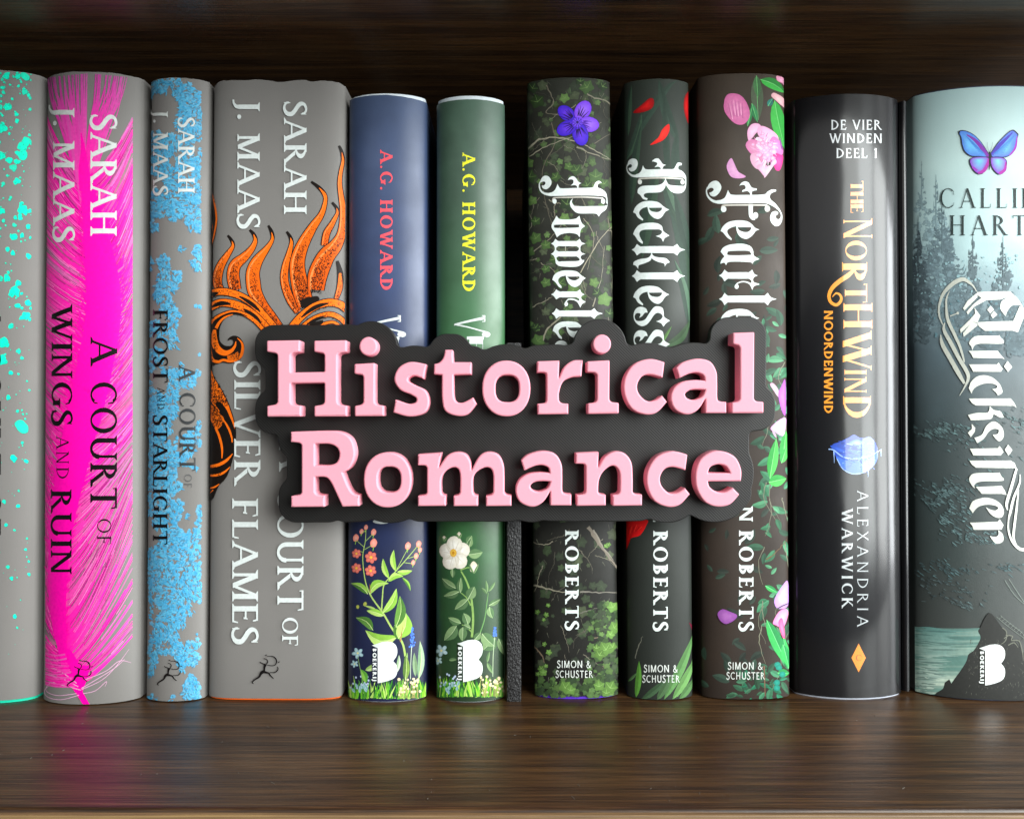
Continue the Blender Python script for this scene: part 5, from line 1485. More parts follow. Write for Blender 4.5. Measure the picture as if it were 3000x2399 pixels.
for pts, c, cc in [([(180, 1360), (260, 1320), (340, 1280), (390, 1255), (460, 1290), (540, 1275), (600, 1360), (610, 1460), (560, 1560), (480, 1610), (380, 1620), (290, 1570), (230, 1480)], B1, B2),
                   ([(220, 1460), (300, 1490), (420, 1500), (520, 1480), (605, 1430), (590, 1520), (500, 1600), (380, 1620), (280, 1560)], B2, hx('#3f78e0')),
                   ([(230, 1350), (330, 1290), (420, 1280), (520, 1300), (590, 1360), (500, 1400), (380, 1400), (280, 1390)], hx('#2f4fae'), B1),
                   ([(330, 1340), (400, 1300), (490, 1320), (470, 1350), (390, 1360)], B2, B3), ([(170, 1355), (260, 1380), (360, 1420), (300, 1430), (200, 1400)], B1, B2),
                   ([(430, 1510), (520, 1490), (580, 1500), (520, 1590), (450, 1610)], B2, hx('#7fb0f4'))]:
    a.blob(Rz(pts), c, cc, 4)
rng = random.Random(5)
for pts, w in [([(150, 1390), (200, 1400), (280, 1460), (380, 1480), (480, 1470), (580, 1430), (645, 1390)], 3.2), ([(320, 1340), (400, 1350), (480, 1330)], 2.6), ([(230, 1480), (280, 1570), (370, 1620), (470, 1610), (560, 1550)], 2.5), ([(200, 1410), (205, 1520)], 3), ([(640, 1390), (640, 1460)], 3), ([(520, 1580), (520, 1650)], 3), ([(430, 1500), (460, 1470), (520, 1480), (540, 1540)], 2.5)]:
    a.stroke(Rz(pts), [w] * (len(pts) - 1) + [.8], B3, 4)
for _ in range(90):
    x, y = rng.uniform(240, 570), rng.uniform(1300, 1570)
    p = Rz([(x, y), (x + rng.uniform(10, 60), y + rng.uniform(-14, 20))]); a.stroke(p, [rng.uniform(1.5, 4), .5], rng.choice([hx('#2a4494'), B2, hx('#6f9cf0'), hx('#23408f'), B1]), 1)
a.build('blue_rose')
a = Art(bk)
a.fill([[(2515, 1884), (2536, 1926), (2515, 1968), (2494, 1926)]], hx('#f58a1a'))
text_across(a, 'C', SERIF, 2506, 2524, 1935, 18, hx('#9c4f10'))
a.build('publisher_emblem')

# ---- 11 misty book, cut by the right edge
bk = Book('forest_book', 2682, 3132, 254, 0.0058, 0.0090, 'misty pale teal and black book with a blue butterfly, cut off by the right edge',
          paper_mat('mist_jacket_paper', [(0, hx('#434441')), (.25, hx('#37403f')), (.45, hx('#3a4648')), (.57, hx('#506067')), (.66, hx('#7b949b')), (.74, hx('#a9c6c8')), (.88, hx('#b5cfcd')), (1, hx('#a3bfc0'))], 0.224, rough=0.42, mottle=0.12, mscale=60, spec=0.35), INK, p=2.1, q=1.4,
          case=(plain_mat('navy_case', hx('#1c2740'), 0.6), 0.0006), case_bot=0.0005, seed=12)
a = Art(bk)
rng = random.Random(121)
a.step = 0.00000005
def spruce(x, ytop, ybot, wid, c, n):
    for _ in range(n):
        t = rng.random() ** .6
        y = ytop + (ybot - ytop) * t
        s = rng.choice((-1, 1)); L = wid * t * rng.uniform(.3, 1)
        x0 = x + s * L * rng.uniform(.0, .6)
        cc = jit(rng, c, .18)
        a.stroke([(x0, y), (x0 + s * L * .4, y + rng.uniform(-6, 10)), (x0 + s * L * .55, y + rng.uniform(-16, 4))], [rng.uniform(2, 6), rng.uniform(3, 6), .5], cc, 2)
        if t > .3:
            for _q in range(2): a.ivy(x0 + s * L * rng.uniform(0, .6), y + rng.uniform(-8, 8), rng.uniform(3, 9), rng.uniform(0, 6), jit(rng, cc, .15))
    a.stroke([(x, ytop - 8), (x, ytop + (ybot - ytop) * .4)], [1, 5], c, 1)
spruce(2700, 480, 800, 60, hx('#8aa3a8'), 90)
spruce(2742, 520, 900, 95, hx('#7f979d'), 200)
spruce(2760, 600, 960, 130, hx('#667a81'), 300)
spruce(2850, 690, 1000, 70, hx('#5f7076'), 130)
spruce(2690, 640, 1000, 60, hx('#4b5a60'), 140)
spruce(2938, 700, 1040, 85, hx('#55666c'), 230)
spruce(3040, 760, 1040, 90, hx('#5b6c72'), 120)
for _ in range(130):
    x, y = rng.uniform(2672, 2990), rng.uniform(740, 1000)
    a.disc(x, y, rng.uniform(1.5, 5), rng.uniform(1.5, 6), hx('#8fb0b6') if y < 880 else hx('#5f7f88'), None, 6, rng.uniform(0, 3))
W_ = T(2730, 1140, 3.448)
def crag(cx, cy, sx, sy, n, c):
    for _ in range(n):
        x, y = cx + rng.gauss(0, sx), cy + rng.gauss(0, sy)
        x = min(3090, max(2676, x))
        if vnoise(x / 13, y / 9, 31) < .42: continue
        L = rng.uniform(3, 10); g = rng.uniform(.1, .9)
        a.stroke([(x, y), (x + L, y + L * g), (x + L * 1.5, y + L * g * 1.6)], [rng.uniform(1, 3.6), rng.uniform(1, 2.8), .5], jit(rng, mixc(c, hx('#3a4244'), rng.random() ** .5 * .9), .3), 1)
TG = hx('#6f8f90')
for cx, cy, sx, sy, n in [(c_[0], c_[1], c_[2], c_[3], c_[4] * 2) for c_ in [(2760, 1255, 45, 10, 110), (2730, 1270, 22, 8, 40), (2775, 1310, 12, 6, 20), (2830, 1290, 25, 8, 26), (2770, 1440, 42, 18, 190), (2745, 1470, 30, 10, 60), (2800, 1490, 30, 14, 60), (2765, 1525, 10, 8, 24), (2850, 1570, 45, 12, 70), (2800, 1555, 28, 10, 30), (2960, 1215, 28, 12, 50), (2990, 1250, 14, 20, 40), (2900, 1360, 60, 30, 40)]]:
    crag(cx, cy, sx, sy, n, TG)
crag(2780, 1665, 60, 14, 150, hx('#5f7f82')); crag(2730, 1710, 30, 18, 60, hx('#66797a')); crag(2800, 1735, 40, 18, 80, hx('#56696a')); crag(2840, 1770, 30, 6, 40, hx('#6a8080')); crag(2960, 1660, 30, 10, 50, hx('#5f8285'))
# lake with rippled light, then the black crag
Y_ = T(2660, 1650, 4.106)
y = 770.0
while y < 1600:
    t = (y - 770) / 830
    n = vnoise(y / 17.0, .3, 3) * .6 + vnoise(y / 60.0, .7, 6) * .4
    c = mixc(mixc(hx('#4f7670'), hx('#7fa89c'), t), hx('#c9dccb'), max(0, (n - .35) * 2.2 * min(1, .25 + t)))
    a.fill([Y_([(18, y - 14), (200, y - 5), (900, y + 2), (900, y + 12), (200, y + 5), (18, y - 4)])], c)
    y += 8
for k in range(240):
    y = 770 + 810 * rng.random()
    t = (y - 770) / 810
    xm = 880 - 560 * t + rng.uniform(-120, 30)
    x0 = 30 + rng.uniform(0, 220)
    if xm < x0 + 20: continue
    c = mixc(hx('#5f8a84'), hx('#c8ddce'), t * rng.uniform(.5, 1.1))
    if rng.random() < .22: c = mixc(c, hx('#3f5f5c'), .6)
    x1 = rng.uniform(x0 + 10, xm)
    a.stroke(Y_([(x0, y - 10), ((x0 + x1) / 2, y), (x1, y + 8)]), [.8, rng.uniform(2.5, 6), .8], c, 3)
a.fill([smooth_loop(Y_([(350, 1595), (420, 1500), (440, 1430, 1), (495, 1388, 1), (520, 1440, 1), (560, 1380), (640, 1270), (700, 1170), (725, 1090), (790, 1040), (850, 940), (870, 880), (840, 810), (870, 760), (930, 640), (1000, 600), (1150, 800), (1400, 1100), (1500, 1640), (1000, 1630)]), 4)], hx('#2f302e'))
for _ in range(160):
    x, y = rng.uniform(700, 1390), rng.uniform(900, 1600)
    p = Y_([(x, y), (x + rng.uniform(-20, 20), y + rng.uniform(8, 30))]); a.stroke(p, [rng.uniform(.8, 2.2), .5], jit(rng, hx('#55564f'), .3), 1)
for o in (0, 16):
    a.stroke(Y_([(1060 + o * 3, 640 - o), (1180 + o * 3, 740 - o), (1300 + o * 3, 830 - o), (1396, 900 - o * 2)]), [1.4] * 4, hx('#777f78'), 4)
    a.stroke(Y_([(1160 + o * 3, 200 - o), (1270 + o * 3, 370 - o), (1396, 490 - o)]), [1.4] * 3, hx('#7f8a82'), 4)
for k in range(9):
    p = Y_([(1090 + k * 36, 660 + k * 26), (1130 + k * 34, 640 + k * 25)]); a.stroke(p, [1.2, 1.2], hx('#777f78'), 1)
for pts in ([(1130, 770), (1180, 820), (1170, 920), (1110, 970)], [(1170, 860), (1250, 870), (1240, 920), (1330, 930), (1370, 1060), (1380, 1170)], [(1150, 900), (1210, 860), (1260, 880)], [(1200, 980), (1270, 950), (1320, 1010)]):
    a.stroke(Y_(pts), [2.6] * (len(pts) - 1) + [1], hx('#6f7166'), 5)
a.build('forest_print')
a = Art(bk)
Bf = T(2700, 240, 3.593)
BL, PU, DK = hx('#4aa8e8'), hx('#7a2aa0'), hx('#1c1c38')
def wing(pts, c_in, c_edge, centre):
    a.blob(Bf(pts), DK, None, 5)
    cx = sum(p[0] for p in pts) / len(pts); cy = sum(p[1] for p in pts) / len(pts)
    a.blob(Bf([(cx + (p[0] - cx) * .93, cy + (p[1] - cy) * .93) + tuple(p[2:]) for p in pts]), c_edge, c_in, 5, Bf([centre])[0])
wing([(388, 545, 1), (400, 515), (470, 520), (560, 570), (640, 660), (705, 765, 1), (690, 800), (620, 795), (520, 790), (450, 740), (420, 660), (410, 590)], hx('#6fc0f4'), hx('#4f7fd8'), (500, 680))
wing([(720, 765, 1), (780, 670), (850, 590), (920, 525), (965, 510), (1015, 555, 1), (990, 660), (960, 750), (880, 800), (780, 800), (730, 800)], hx('#6fc0f4'), hx('#5a6fd0'), (880, 700))
wing([(705, 800, 1), (640, 790), (530, 800), (500, 840), (530, 920), (580, 970), (640, 970), (685, 900), (705, 850)], hx('#6fd0f0'), hx('#8a3ac0'), (600, 830))
wing([(722, 800, 1), (790, 795), (860, 805), (895, 850), (870, 950), (810, 980), (750, 930), (722, 860)], hx('#7fd4f0'), hx('#8a3ac0'), (800, 830))
for pts, ws, c in [([(470, 560), (560, 620), (640, 710), (695, 790)], [3, 9, 12, 8], PU), ([(735, 770), (800, 690), (880, 610), (950, 540)], [8, 11, 8, 3], hx('#4a3ab0')), ([(700, 810), (690, 870), (650, 940), (590, 965)], [4, 9, 10, 6], hx('#a82aa0')), ([(880, 850), (870, 930), (810, 970)], [4, 9, 8], hx('#a82aa0')), ([(1000, 580), (980, 700), (920, 780)], [3, 6, 4], hx('#a030b0')), ([(530, 900), (580, 940)], [6, 8], hx('#9a3ab8'))]:
    a.stroke(Bf(pts), ws, c, 4)
for k in range(12):
    p = Bf([(680 - k * 2, 780 - k * 2), (450 + k * 14, 560 + k * 18)]); a.stroke(p, [.5, 1.2], hx('#3a7ac8'), 1)
    p = Bf([(730 + k * 2, 780 - k * 2), (980 - k * 12, 560 + k * 19)]); a.stroke(p, [.5, 1.2], hx('#3a7ac8'), 1)
a.stroke(Bf([(712, 740), (714, 830), (708, 930)]), [5, 6, 1.5], hx('#1a1820'), 4)
for pts in ([(705, 740), (690, 690), (688, 640)], [(718, 740), (735, 690), (742, 640)]): a.stroke(Bf(pts), [1.4, 1, .8], hx('#6a7a80'), 4)
a.build('butterfly_print')
a = Art(bk)
AUT = Style(.115, .035, .075, .022, .30)
DKI = hx('#24302f')
text_across(a, 'CALLI', AUT, 2753, 2980, 610, 57, DKI)
text_across(a, 'E', AUT, 2991, 3030, 610, 57, DKI)
text_across(a, 'HART', AUT, 2781, 3006, 690, 58, DKI)
a.build('author_lettering')
a = Art(bk)
q1, q2 = T(2730, 800, 4.537), W_
SV = hx('#d6d9cf'); SV2 = hx('#bcbfb4')
def fl(tr, pts, c=SV): a.fill([[p[:2] for p in tr(pts)]], c)
def sm(tr, pts, c=SV): a.fill([smooth_loop(tr(pts), 4)], c)
for pts in ([(600, 255), (1040, 245), (1060, 300), (900, 355), (700, 365), (590, 290)], [(410, 470), (470, 370), (590, 268), (604, 320), (430, 500)], [(455, 520), (540, 420), (650, 335), (722, 362), (560, 450), (475, 555)], [(1160, 440), (1215, 470), (1225, 560), (1135, 790), (1060, 765), (1070, 650)], [(600, 655), (1060, 640), (1110, 690), (1120, 765), (700, 770), (620, 710)],
            [(560, 460), (640, 570), (600, 660), (540, 650), (380, 800), (370, 750), (500, 620), (570, 540)], [(530, 650), (600, 670), (600, 700), (420, 850), (410, 800)], [(775, 435), (820, 490), (770, 540), (730, 490)], [(820, 505), (865, 555), (805, 605), (775, 560)]): fl(q1, pts)
sm(q1, [(1040, 258, 1), (1130, 340), (1215, 470, 1), (1160, 430), (1060, 435), (1000, 500), (975, 575, 1), (905, 480), (920, 380), (990, 330)])
a.stroke(q1([(590, 250), (540, 170), (450, 100), (380, 90), (270, 150), (150, 280), (95, 450), (100, 580), (145, 690)]), [2, 5, 10, 12, 12, 9, 6, 5, 3], SV2, 6)
a.stroke(q1([(235, 240), (195, 330), (190, 450), (210, 620), (290, 800), (370, 980), (420, 1150), (425, 1190)]), [1.4, 4.5, 6, 9, 9, 7.5, 5, 2], SV2, 6)
a.stroke(q1([(170, 660), (160, 760), (250, 930), (350, 1120), (460, 1310), (480, 1400), (440, 1500), (365, 1630)]), [2, 9, 11, 11, 11, 9, 5, 1.4], SV2, 6)
a.stroke(q1([(115, 820), (140, 950), (250, 1150), (350, 1330), (430, 1470)]), [2, 11, 12.5, 12.5, 7], SV2, 6)
a.stroke(q1([(240, 575), (340, 535)]), [3, 3], SV2, 1); p = q1([(340, 535)])[0]; a.disc(*p, 4, 4, SV2)
sm(q1, [(490, 930), (540, 860), (620, 835), (870, 835), (885, 820, 1), (910, 860), (945, 900), (920, 940), (640, 940), (560, 970), (535, 1030, 1), (520, 980)])
fl(q1, [(485, 1035), (870, 1035), (910, 1090), (960, 1145), (920, 1133), (545, 1130), (520, 1080)])
fl(q1, [(490, 1215), (860, 1215), (880, 1190), (910, 1240), (935, 1275), (910, 1312), (545, 1312), (510, 1250)]); fl(q1, [(1000, 1170), (1060, 1250), (1005, 1315), (950, 1240)])
sm(q1, [(485, 1530, 1), (520, 1440), (600, 1375), (700, 1360), (800, 1390), (890, 1470), (930, 1560), (920, 1600), (870, 1625, 1), (840, 1580), (795, 1545, 1), (850, 1530), (860, 1500), (800, 1470), (690, 1470), (590, 1510), (540, 1560), (525, 1605, 1)])
fl(q2, [(370, 95), (790, 95), (820, 130), (850, 187), (820, 168), (440, 165), (400, 140)])
sm(q2, [(360, 260, 1), (450, 240), (560, 235), (580, 170, 1), (620, 210), (690, 225), (720, 285, 1), (680, 285), (620, 255), (600, 295), (540, 308), (390, 315, 1)])
fl(q2, [(400, 350), (435, 390), (430, 430), (390, 485), (360, 440), (400, 400)])
sm(q2, [(425, 490, 1), (500, 460), (540, 380), (590, 335), (640, 330), (700, 380), (722, 450), (710, 500), (675, 525), (640, 500), (610, 460, 1), (660, 450), (670, 410), (620, 400), (570, 430), (520, 500), (455, 545, 1)])
fl(q2, [(380, 600), (660, 595), (680, 575), (700, 600), (718, 635), (690, 668), (415, 668)]); fl(q2, [(765, 560), (808, 615), (770, 670), (730, 610)])
fl(q2, [(375, 720), (790, 720), (830, 745), (860, 820), (830, 795), (440, 792), (400, 760)])
a.stroke(q2([(850, 800), (800, 980), (750, 1150), (760, 1220)]), [6, 8, 8, 2], SV, 5); a.stroke(q2([(885, 860), (880, 950), (820, 1100), (785, 1250), (770, 1310), (768, 1420), (805, 1530), (880, 1610), (960, 1615)]), [2, 5, 7, 7, 4, 5, 7, 9, 9], SV, 5); a.stroke(q2([(870, 1010), (850, 1200), (825, 1400), (820, 1500), (850, 1570)]), [3, 6, 7, 6, 2], SV, 5)
sm(q2, [(372, 910), (400, 860), (470, 845), (660, 845), (675, 835, 1), (700, 880), (718, 900), (700, 925), (500, 930), (430, 960), (430, 1000, 1), (400, 970)]); fl(q2, [(440, 985), (700, 975), (730, 1020), (748, 1066), (700, 1055), (500, 1055)])
sm(q2, [(375, 1200, 1), (410, 1130), (490, 1100), (560, 1095), (640, 1120), (700, 1170), (722, 1240), (700, 1290), (650, 1295), (590, 1260), (540, 1190, 1), (590, 1215), (640, 1222), (665, 1195), (620, 1170), (540, 1165), (460, 1190), (410, 1250, 1)])
fl(q2, [(380, 1345), (660, 1335), (680, 1310), (720, 1370), (700, 1415), (420, 1418), (405, 1380)]); sm(q2, [(665, 1420, 1), (710, 1460), (718, 1520), (690, 1550), (640, 1555), (600, 1510), (580, 1480, 1), (640, 1488), (668, 1465)])
a.build('title_lettering', FOIL)
block_logo(bk, 2866, 1886, 77, 120, hx('#24251f'))
# ------------------------------------------------------------------ the shelf sign
Y_BACK, Y_PLATE, Y_FACE = -0.0066, -0.0106, -0.0165
def printed_plastic(name, rgb, rough, line, lstr, rot=0.785):
    m, nt, b = new_mat(name)
    tc = N(nt, 'ShaderNodeTexCoord')
    mp = N(nt, 'ShaderNodeMapping')
    mp.inputs['Rotation'].default_value = (0, rot, 0)
    nt.links.new(tc.outputs['Object'], mp.inputs[0])
    wv = N(nt, 'ShaderNodeTexWave', wave_type='BANDS', bands_direction='X')
    wv.inputs['Scale'].default_value = line
    wv.inputs['Distortion'].default_value = 0.6
    wv.inputs['Detail'].default_value = 2
    nt.links.new(mp.outputs[0], wv.inputs['Vector'])
    mp2 = N(nt, 'ShaderNodeMapping'); mp2.inputs['Rotation'].default_value = (0, rot, 0); mp2.inputs['Scale'].default_value = (900, 40, 60)
    nt.links.new(tc.outputs['Object'], mp2.inputs[0])
    noi = N(nt, 'ShaderNodeTexNoise'); noi.inputs['Scale'].default_value = 1.0; noi.inputs['Detail'].default_value = 4
    nt.links.new(mp2.outputs[0], noi.inputs['Vector'])
    mx = N(nt, 'ShaderNodeMath', operation='MULTIPLY_ADD')
    nt.links.new(noi.outputs['Fac'], mx.inputs[0]); mx.inputs[1].default_value = 0.9; nt.links.new(wv.outputs['Fac'], mx.inputs[2])
    bump_into(nt, b, mx.outputs[0], lstr, 0.00025)
    r = ramp(nt, [(0.2, tuple(c * .88 for c in rgb)), (0.8, rgb)])
    nt.links.new(noi.outputs['Fac'], r.inputs[0])
    nt.links.new(r.outputs[0], b.inputs['Base Color'])
    b.inputs['Roughness'].default_value = rough
    b.inputs['Specular IOR Level'].default_value = 0.35
    return m
PLATE = printed_plastic('charcoal_print_plastic', hx('#181716'), 0.46, 430, 0.2, 0.785)
PINK = plain_mat('pink_print_plastic', hx('#eb9bab'), 0.55, 0.2, 1500, 0.12, 0.0001, 0.05)
def rough_plastic(name):
    m, nt, b = new_mat(name)
    tc = N(nt, 'ShaderNodeTexCoord')
    mp = N(nt, 'ShaderNodeMapping'); mp.inputs['Scale'].default_value = (1700, 1700, 900)
    nt.links.new(tc.outputs['Object'], mp.inputs[0])
    no = N(nt, 'ShaderNodeTexNoise'); no.inputs['Scale'].default_value = 1.0; no.inputs['Detail'].default_value = 3; no.inputs['Roughness'].default_value = .6
    nt.links.new(mp.outputs[0], no.inputs['Vector'])
    bump_into(nt, b, no.outputs['Fac'], 1.0, 0.0006)
    b.inputs['Base Color'].default_value = (*hx('#161516'), 1)
    b.inputs['Roughness'].default_value = 0.38
    return m
FUZZY = rough_plastic('fuzzy_black_plastic')

z1 = lambda pts: [(720 + p[0] / 2.6293, 920 + p[1] / 2.6293) + tuple(p[2:]) for p in pts]
z2 = lambda pts: [(1480 + p[0] / 2.5667, 920 + p[1] / 2.5667) + tuple(p[2:]) for p in pts]
def R_(tr, pts, r=4.2): return round_poly([p[:2] for p in tr(pts)], r)
def SMO(tr, pts, r=3.2): return round_poly(smooth_loop(tr(pts), 7), r, 3)
A_OUT = [(1285, 405, 1), (1335, 362), (1440, 335), (1540, 355), (1590, 430), (1597, 520), (1598, 630), (1615, 655), (1665, 660, 1), (1665, 745, 1), (1505, 745, 1), (1505, 640, 1), (1450, 720), (1370, 755), (1280, 720), (1245, 640), (1265, 560), (1330, 510), (1420, 495), (1502, 500, 1), (1490, 460), (1440, 440), (1380, 450), (1310, 482, 1)]
A_IN = [(1355, 600), (1390, 572), (1450, 566), (1505, 570, 1), (1480, 620), (1420, 645), (1370, 632)]
C_OUT = [(1200, 362, 1), (1090, 337), (970, 375), (900, 480), (895, 600), (950, 710), (1050, 755), (1140, 740), (1218, 660, 1), (1180, 612, 1), (1120, 650), (1060, 650), (1005, 595), (995, 530), (1030, 470), (1090, 455), (1185, 480, 1)]
def mv(l, dx, dy): return [(p[0] + dx, p[1] + dy) + tuple(p[2:]) for p in l]
def I_BODY(tr, pts): return R_(tr, pts)
def squircle(cx, cy, rx, ry, n=40, e=2.35):
    out = []
    for k in range(n):
        a_ = 2 * PI * k / n; c, s = math.cos(a_), math.sin(a_)
        out.append((cx + rx * math.copysign(abs(c) ** (2 / e), c), cy + ry * math.copysign(abs(s) ** (2 / e), s)))
    return out
LET = []
LET.append(('letter_h', [R_(z1, [(160, 205), (415, 201), (415, 290), (360, 300), (345, 315), (345, 450), (605, 445), (605, 315), (590, 300), (524, 290), (524, 205), (775, 201), (775, 290), (722, 300), (705, 315), (705, 680), (722, 698), (778, 706), (778, 788), (526, 789), (526, 708), (588, 698), (605, 680), (605, 530), (345, 532), (345, 680), (362, 698), (424, 706), (424, 789), (162, 791), (162, 708), (225, 698), (243, 680), (243, 315), (226, 300), (160, 290)])]))
LET.append(('letter_i', [R_(z1, [(835, 385), (992, 376), (992, 680), (1008, 698), (1062, 706), (1062, 786), (838, 787), (838, 708), (888, 698), (905, 680), (905, 480), (890, 466), (835, 460)]), ell(720 + 942 / 2.6293, 920 + 248 / 2.6293, 26.2, 27.6, 32)]))
LET.append(('letter_s', [SMO(z1, [(1390, 386, 1), (1270, 368), (1180, 410), (1143, 500), (1185, 580), (1270, 620), (1312, 648), (1305, 680), (1250, 690), (1152, 658, 1), (1135, 758, 1), (1260, 790), (1375, 760), (1412, 680), (1385, 590), (1300, 545), (1252, 515), (1258, 488), (1300, 475), (1370, 500, 1)])]))
LET.append(('letter_t', [SMO(z1, [(1535, 275, 1), (1592, 275, 1), (1598, 370, 1), (1737, 370, 1), (1737, 465, 1), (1600, 468, 1), (1602, 620), (1620, 672), (1660, 684), (1700, 670), (1750, 642, 1), (1778, 692, 1), (1710, 770), (1630, 785), (1540, 750), (1512, 660), (1510, 469, 1), (1448, 462, 1), (1450, 385, 1), (1490, 372), (1520, 335)])]))
LET.append(('letter_o', [squircle(1483, 1138, 71, 82, e=2.15), squircle(1486, 1138, 35, 40, e=2.6)]))
LET.append(('letter_r', [SMO(z2, [(240, 355, 1), (408, 349, 1), (404, 480, 1), (445, 395), (510, 350), (583, 346, 1), (574, 470, 1), (500, 475), (435, 510), (406, 590), (406, 650, 1), (425, 668), (475, 674, 1), (475, 752, 1), (245, 755, 1), (243, 674, 1), (295, 668), (310, 650, 1), (310, 455, 1), (295, 440), (240, 438, 1)])]))
LET.append(('letter_i', [R_(z2, [(613, 356), (786, 347), (784, 645), (800, 662), (855, 668), (855, 748), (620, 752), (620, 672), (676, 664), (690, 645), (690, 455), (674, 440), (613, 437)]), ell(1480 + 728 / 2.5667, 920 + 225 / 2.5667, 27, 28, 32)]))
LET.append(('letter_c', [SMO(z2, C_OUT)]))
LET.append(('letter_a', [SMO(z2, A_OUT), SMO(z2, A_IN, 2)]))
LET.append(('letter_l', [R_(z2, [(1712, 141), (1876, 135), (1873, 640), (1890, 656), (1945, 661), (1945, 745), (1703, 746), (1703, 666), (1750, 658), (1766, 640), (1766, 250), (1752, 234), (1712, 226)])]))
LET.append(('letter_r', [SMO(z1, [(345, 907, 1), (600, 899), (720, 905), (800, 950), (835, 1030), (835, 1110), (800, 1185), (745, 1222, 1), (790, 1330), (825, 1380), (872, 1396, 1), (872, 1480, 1), (742, 1484, 1), (690, 1370), (650, 1290), (610, 1256), (532, 1255, 1), (532, 1370, 1), (550, 1390), (605, 1398, 1), (605, 1485, 1), (347, 1487, 1), (347, 1403, 1), (410, 1392), (428, 1372, 1), (428, 1010, 1), (410, 994), (345, 985, 1)]), SMO(z1, [(532, 1000, 1), (640, 1000), (700, 1028), (720, 1080), (700, 1140), (640, 1165), (532, 1165, 1)], 2)]))
LET.append(('letter_o', [squircle(1135, 1406, 70, 81, e=2.15), squircle(1140, 1405, 34, 38, e=2.6)]))
LET.append(('letter_m', [SMO(z1, [(1325, 1080, 1), (1506, 1068, 1), (1488, 1180, 1), (1550, 1090), (1620, 1063), (1690, 1078), (1730, 1135), (1738, 1200, 1), (1800, 1092), (1870, 1062), (1945, 1085), (1985, 1160), (1992, 1260), (1992, 1375, 1), (2008, 1390), (2046, 1398, 1), (2046, 1478, 1), (1850, 1480, 1), (1850, 1402, 1), (1890, 1392), (1905, 1372, 1), (1905, 1240), (1885, 1190), (1840, 1182), (1780, 1215), (1750, 1270), (1750, 1375, 1), (1762, 1392), (1788, 1400, 1), (1788, 1479, 1), (1600, 1480, 1), (1600, 1402, 1), (1635, 1392), (1650, 1372, 1), (1650, 1240), (1632, 1190), (1590, 1182), (1535, 1215), (1505, 1275), (1505, 1375, 1), (1515, 1390), (1540, 1398, 1), (1540, 1478, 1), (1325, 1480, 1), (1325, 1402, 1), (1380, 1392), (1395, 1372, 1), (1395, 1185, 1), (1380, 1168), (1325, 1165, 1)])]))
LET.append(('letter_a', [SMO(z2, mv(A_OUT, -1167, 695)), SMO(z2, mv(A_IN, -1165, 690), 2)]))
LET.append(('letter_n', [SMO(z2, [(530, 1045, 1), (703, 1036, 1), (700, 1150, 1), (750, 1072), (820, 1035), (895, 1045), (950, 1115), (960, 1230), (960, 1335, 1), (976, 1352), (1030, 1358, 1), (1030, 1440, 1), (808, 1443, 1), (808, 1362, 1), (848, 1352), (862, 1332, 1), (862, 1210), (840, 1155), (795, 1142), (738, 1185), (706, 1250), (700, 1335, 1), (712, 1352), (757, 1360, 1), (757, 1440, 1), (537, 1443, 1), (537, 1362, 1), (590, 1352), (605, 1332, 1), (605, 1145, 1), (590, 1128), (530, 1125, 1)])]))
LET.append(('letter_c', [SMO(z2, mv(C_OUT, 172, 695))]))
LET.append(('letter_e', [SMO(z2, [(1775, 1257, 1), (1777, 1170), (1735, 1080), (1650, 1034), (1555, 1035), (1470, 1090), (1432, 1190), (1440, 1310), (1500, 1410), (1590, 1448), (1690, 1432), (1763, 1357, 1), (1712, 1305, 1), (1650, 1340), (1590, 1335), (1540, 1300), (1527, 1258, 1)]), SMO(z2, [(1527, 1195, 1), (1545, 1150), (1600, 1130), (1660, 1145), (1692, 1195, 1)], 2)]))

sign = empty('shelf_sign', (unproj(1506, 2044, -0.004).x, -0.0045, SHELF_Z))
tag(sign, 'black shelf sign on a thin stick with two lines of raised pink letters', 'sign')
O = Vector(sign.location)

def extruded(name, loops, y_front, depth, bev, mat, res=2):
    """outline loops (world x, z) as a solid with softened front edge"""
    cu = bpy.data.curves.new(name + '_outline', 'CURVE')
    cu.dimensions = '2D'
    cu.fill_mode = 'BOTH'
    for l in loops:
        sp = cu.splines.new('POLY')
        sp.points.add(len(l) - 1)
        for p, (x, z) in zip(sp.points, l): p.co = (x, z, 0, 1)
        sp.use_cyclic_u = True
    cu.extrude = depth / 2 - bev
    cu.bevel_depth = bev
    cu.bevel_resolution = res
    cu.offset = -bev
    tmp = bpy.data.objects.new(name + '_tmp', cu)
    COL.objects.link(tmp)
    dg = bpy.context.evaluated_depsgraph_get()
    me = bpy.data.meshes.new_from_object(tmp.evaluated_get(dg))
    bpy.data.objects.remove(tmp)
    bpy.data.curves.remove(cu)
    # stand it up: curve x, y, z -> world x, z, -y
    me.transform(Matrix(((1, 0, 0, 0), (0, 0, -1, y_front + depth / 2), (0, 1, 0, 0), (0, 0, 0, 1))))
    me.transform(Matrix.Translation(-O))
    me.materials.clear(); me.materials.append(mat)
    me.name = name
    me.shade_smooth()
    me.set_sharp_from_angle(angle=math.radians(35))
    o = bpy.data.objects.new(name, me)
    COL.objects.link(o)
    o.parent = sign
    return o

OUT = []          # letter outlines in world x, z
for nm, loops in LET:
    wl = []
    for l in loops:
        w = []
        for p in l:
            q = unproj(p[0], p[1], Y_FACE)
            if not w or (w[-1][0] - q.x) ** 2 + (w[-1][1] - q.z) ** 2 > 1e-10: w.append((q.x, q.z))
        wl.append(w)
    OUT.append(wl)
    extruded(nm, wl, Y_FACE, Y_PLATE - Y_FACE + 0.0003, 0.00055, PINK)

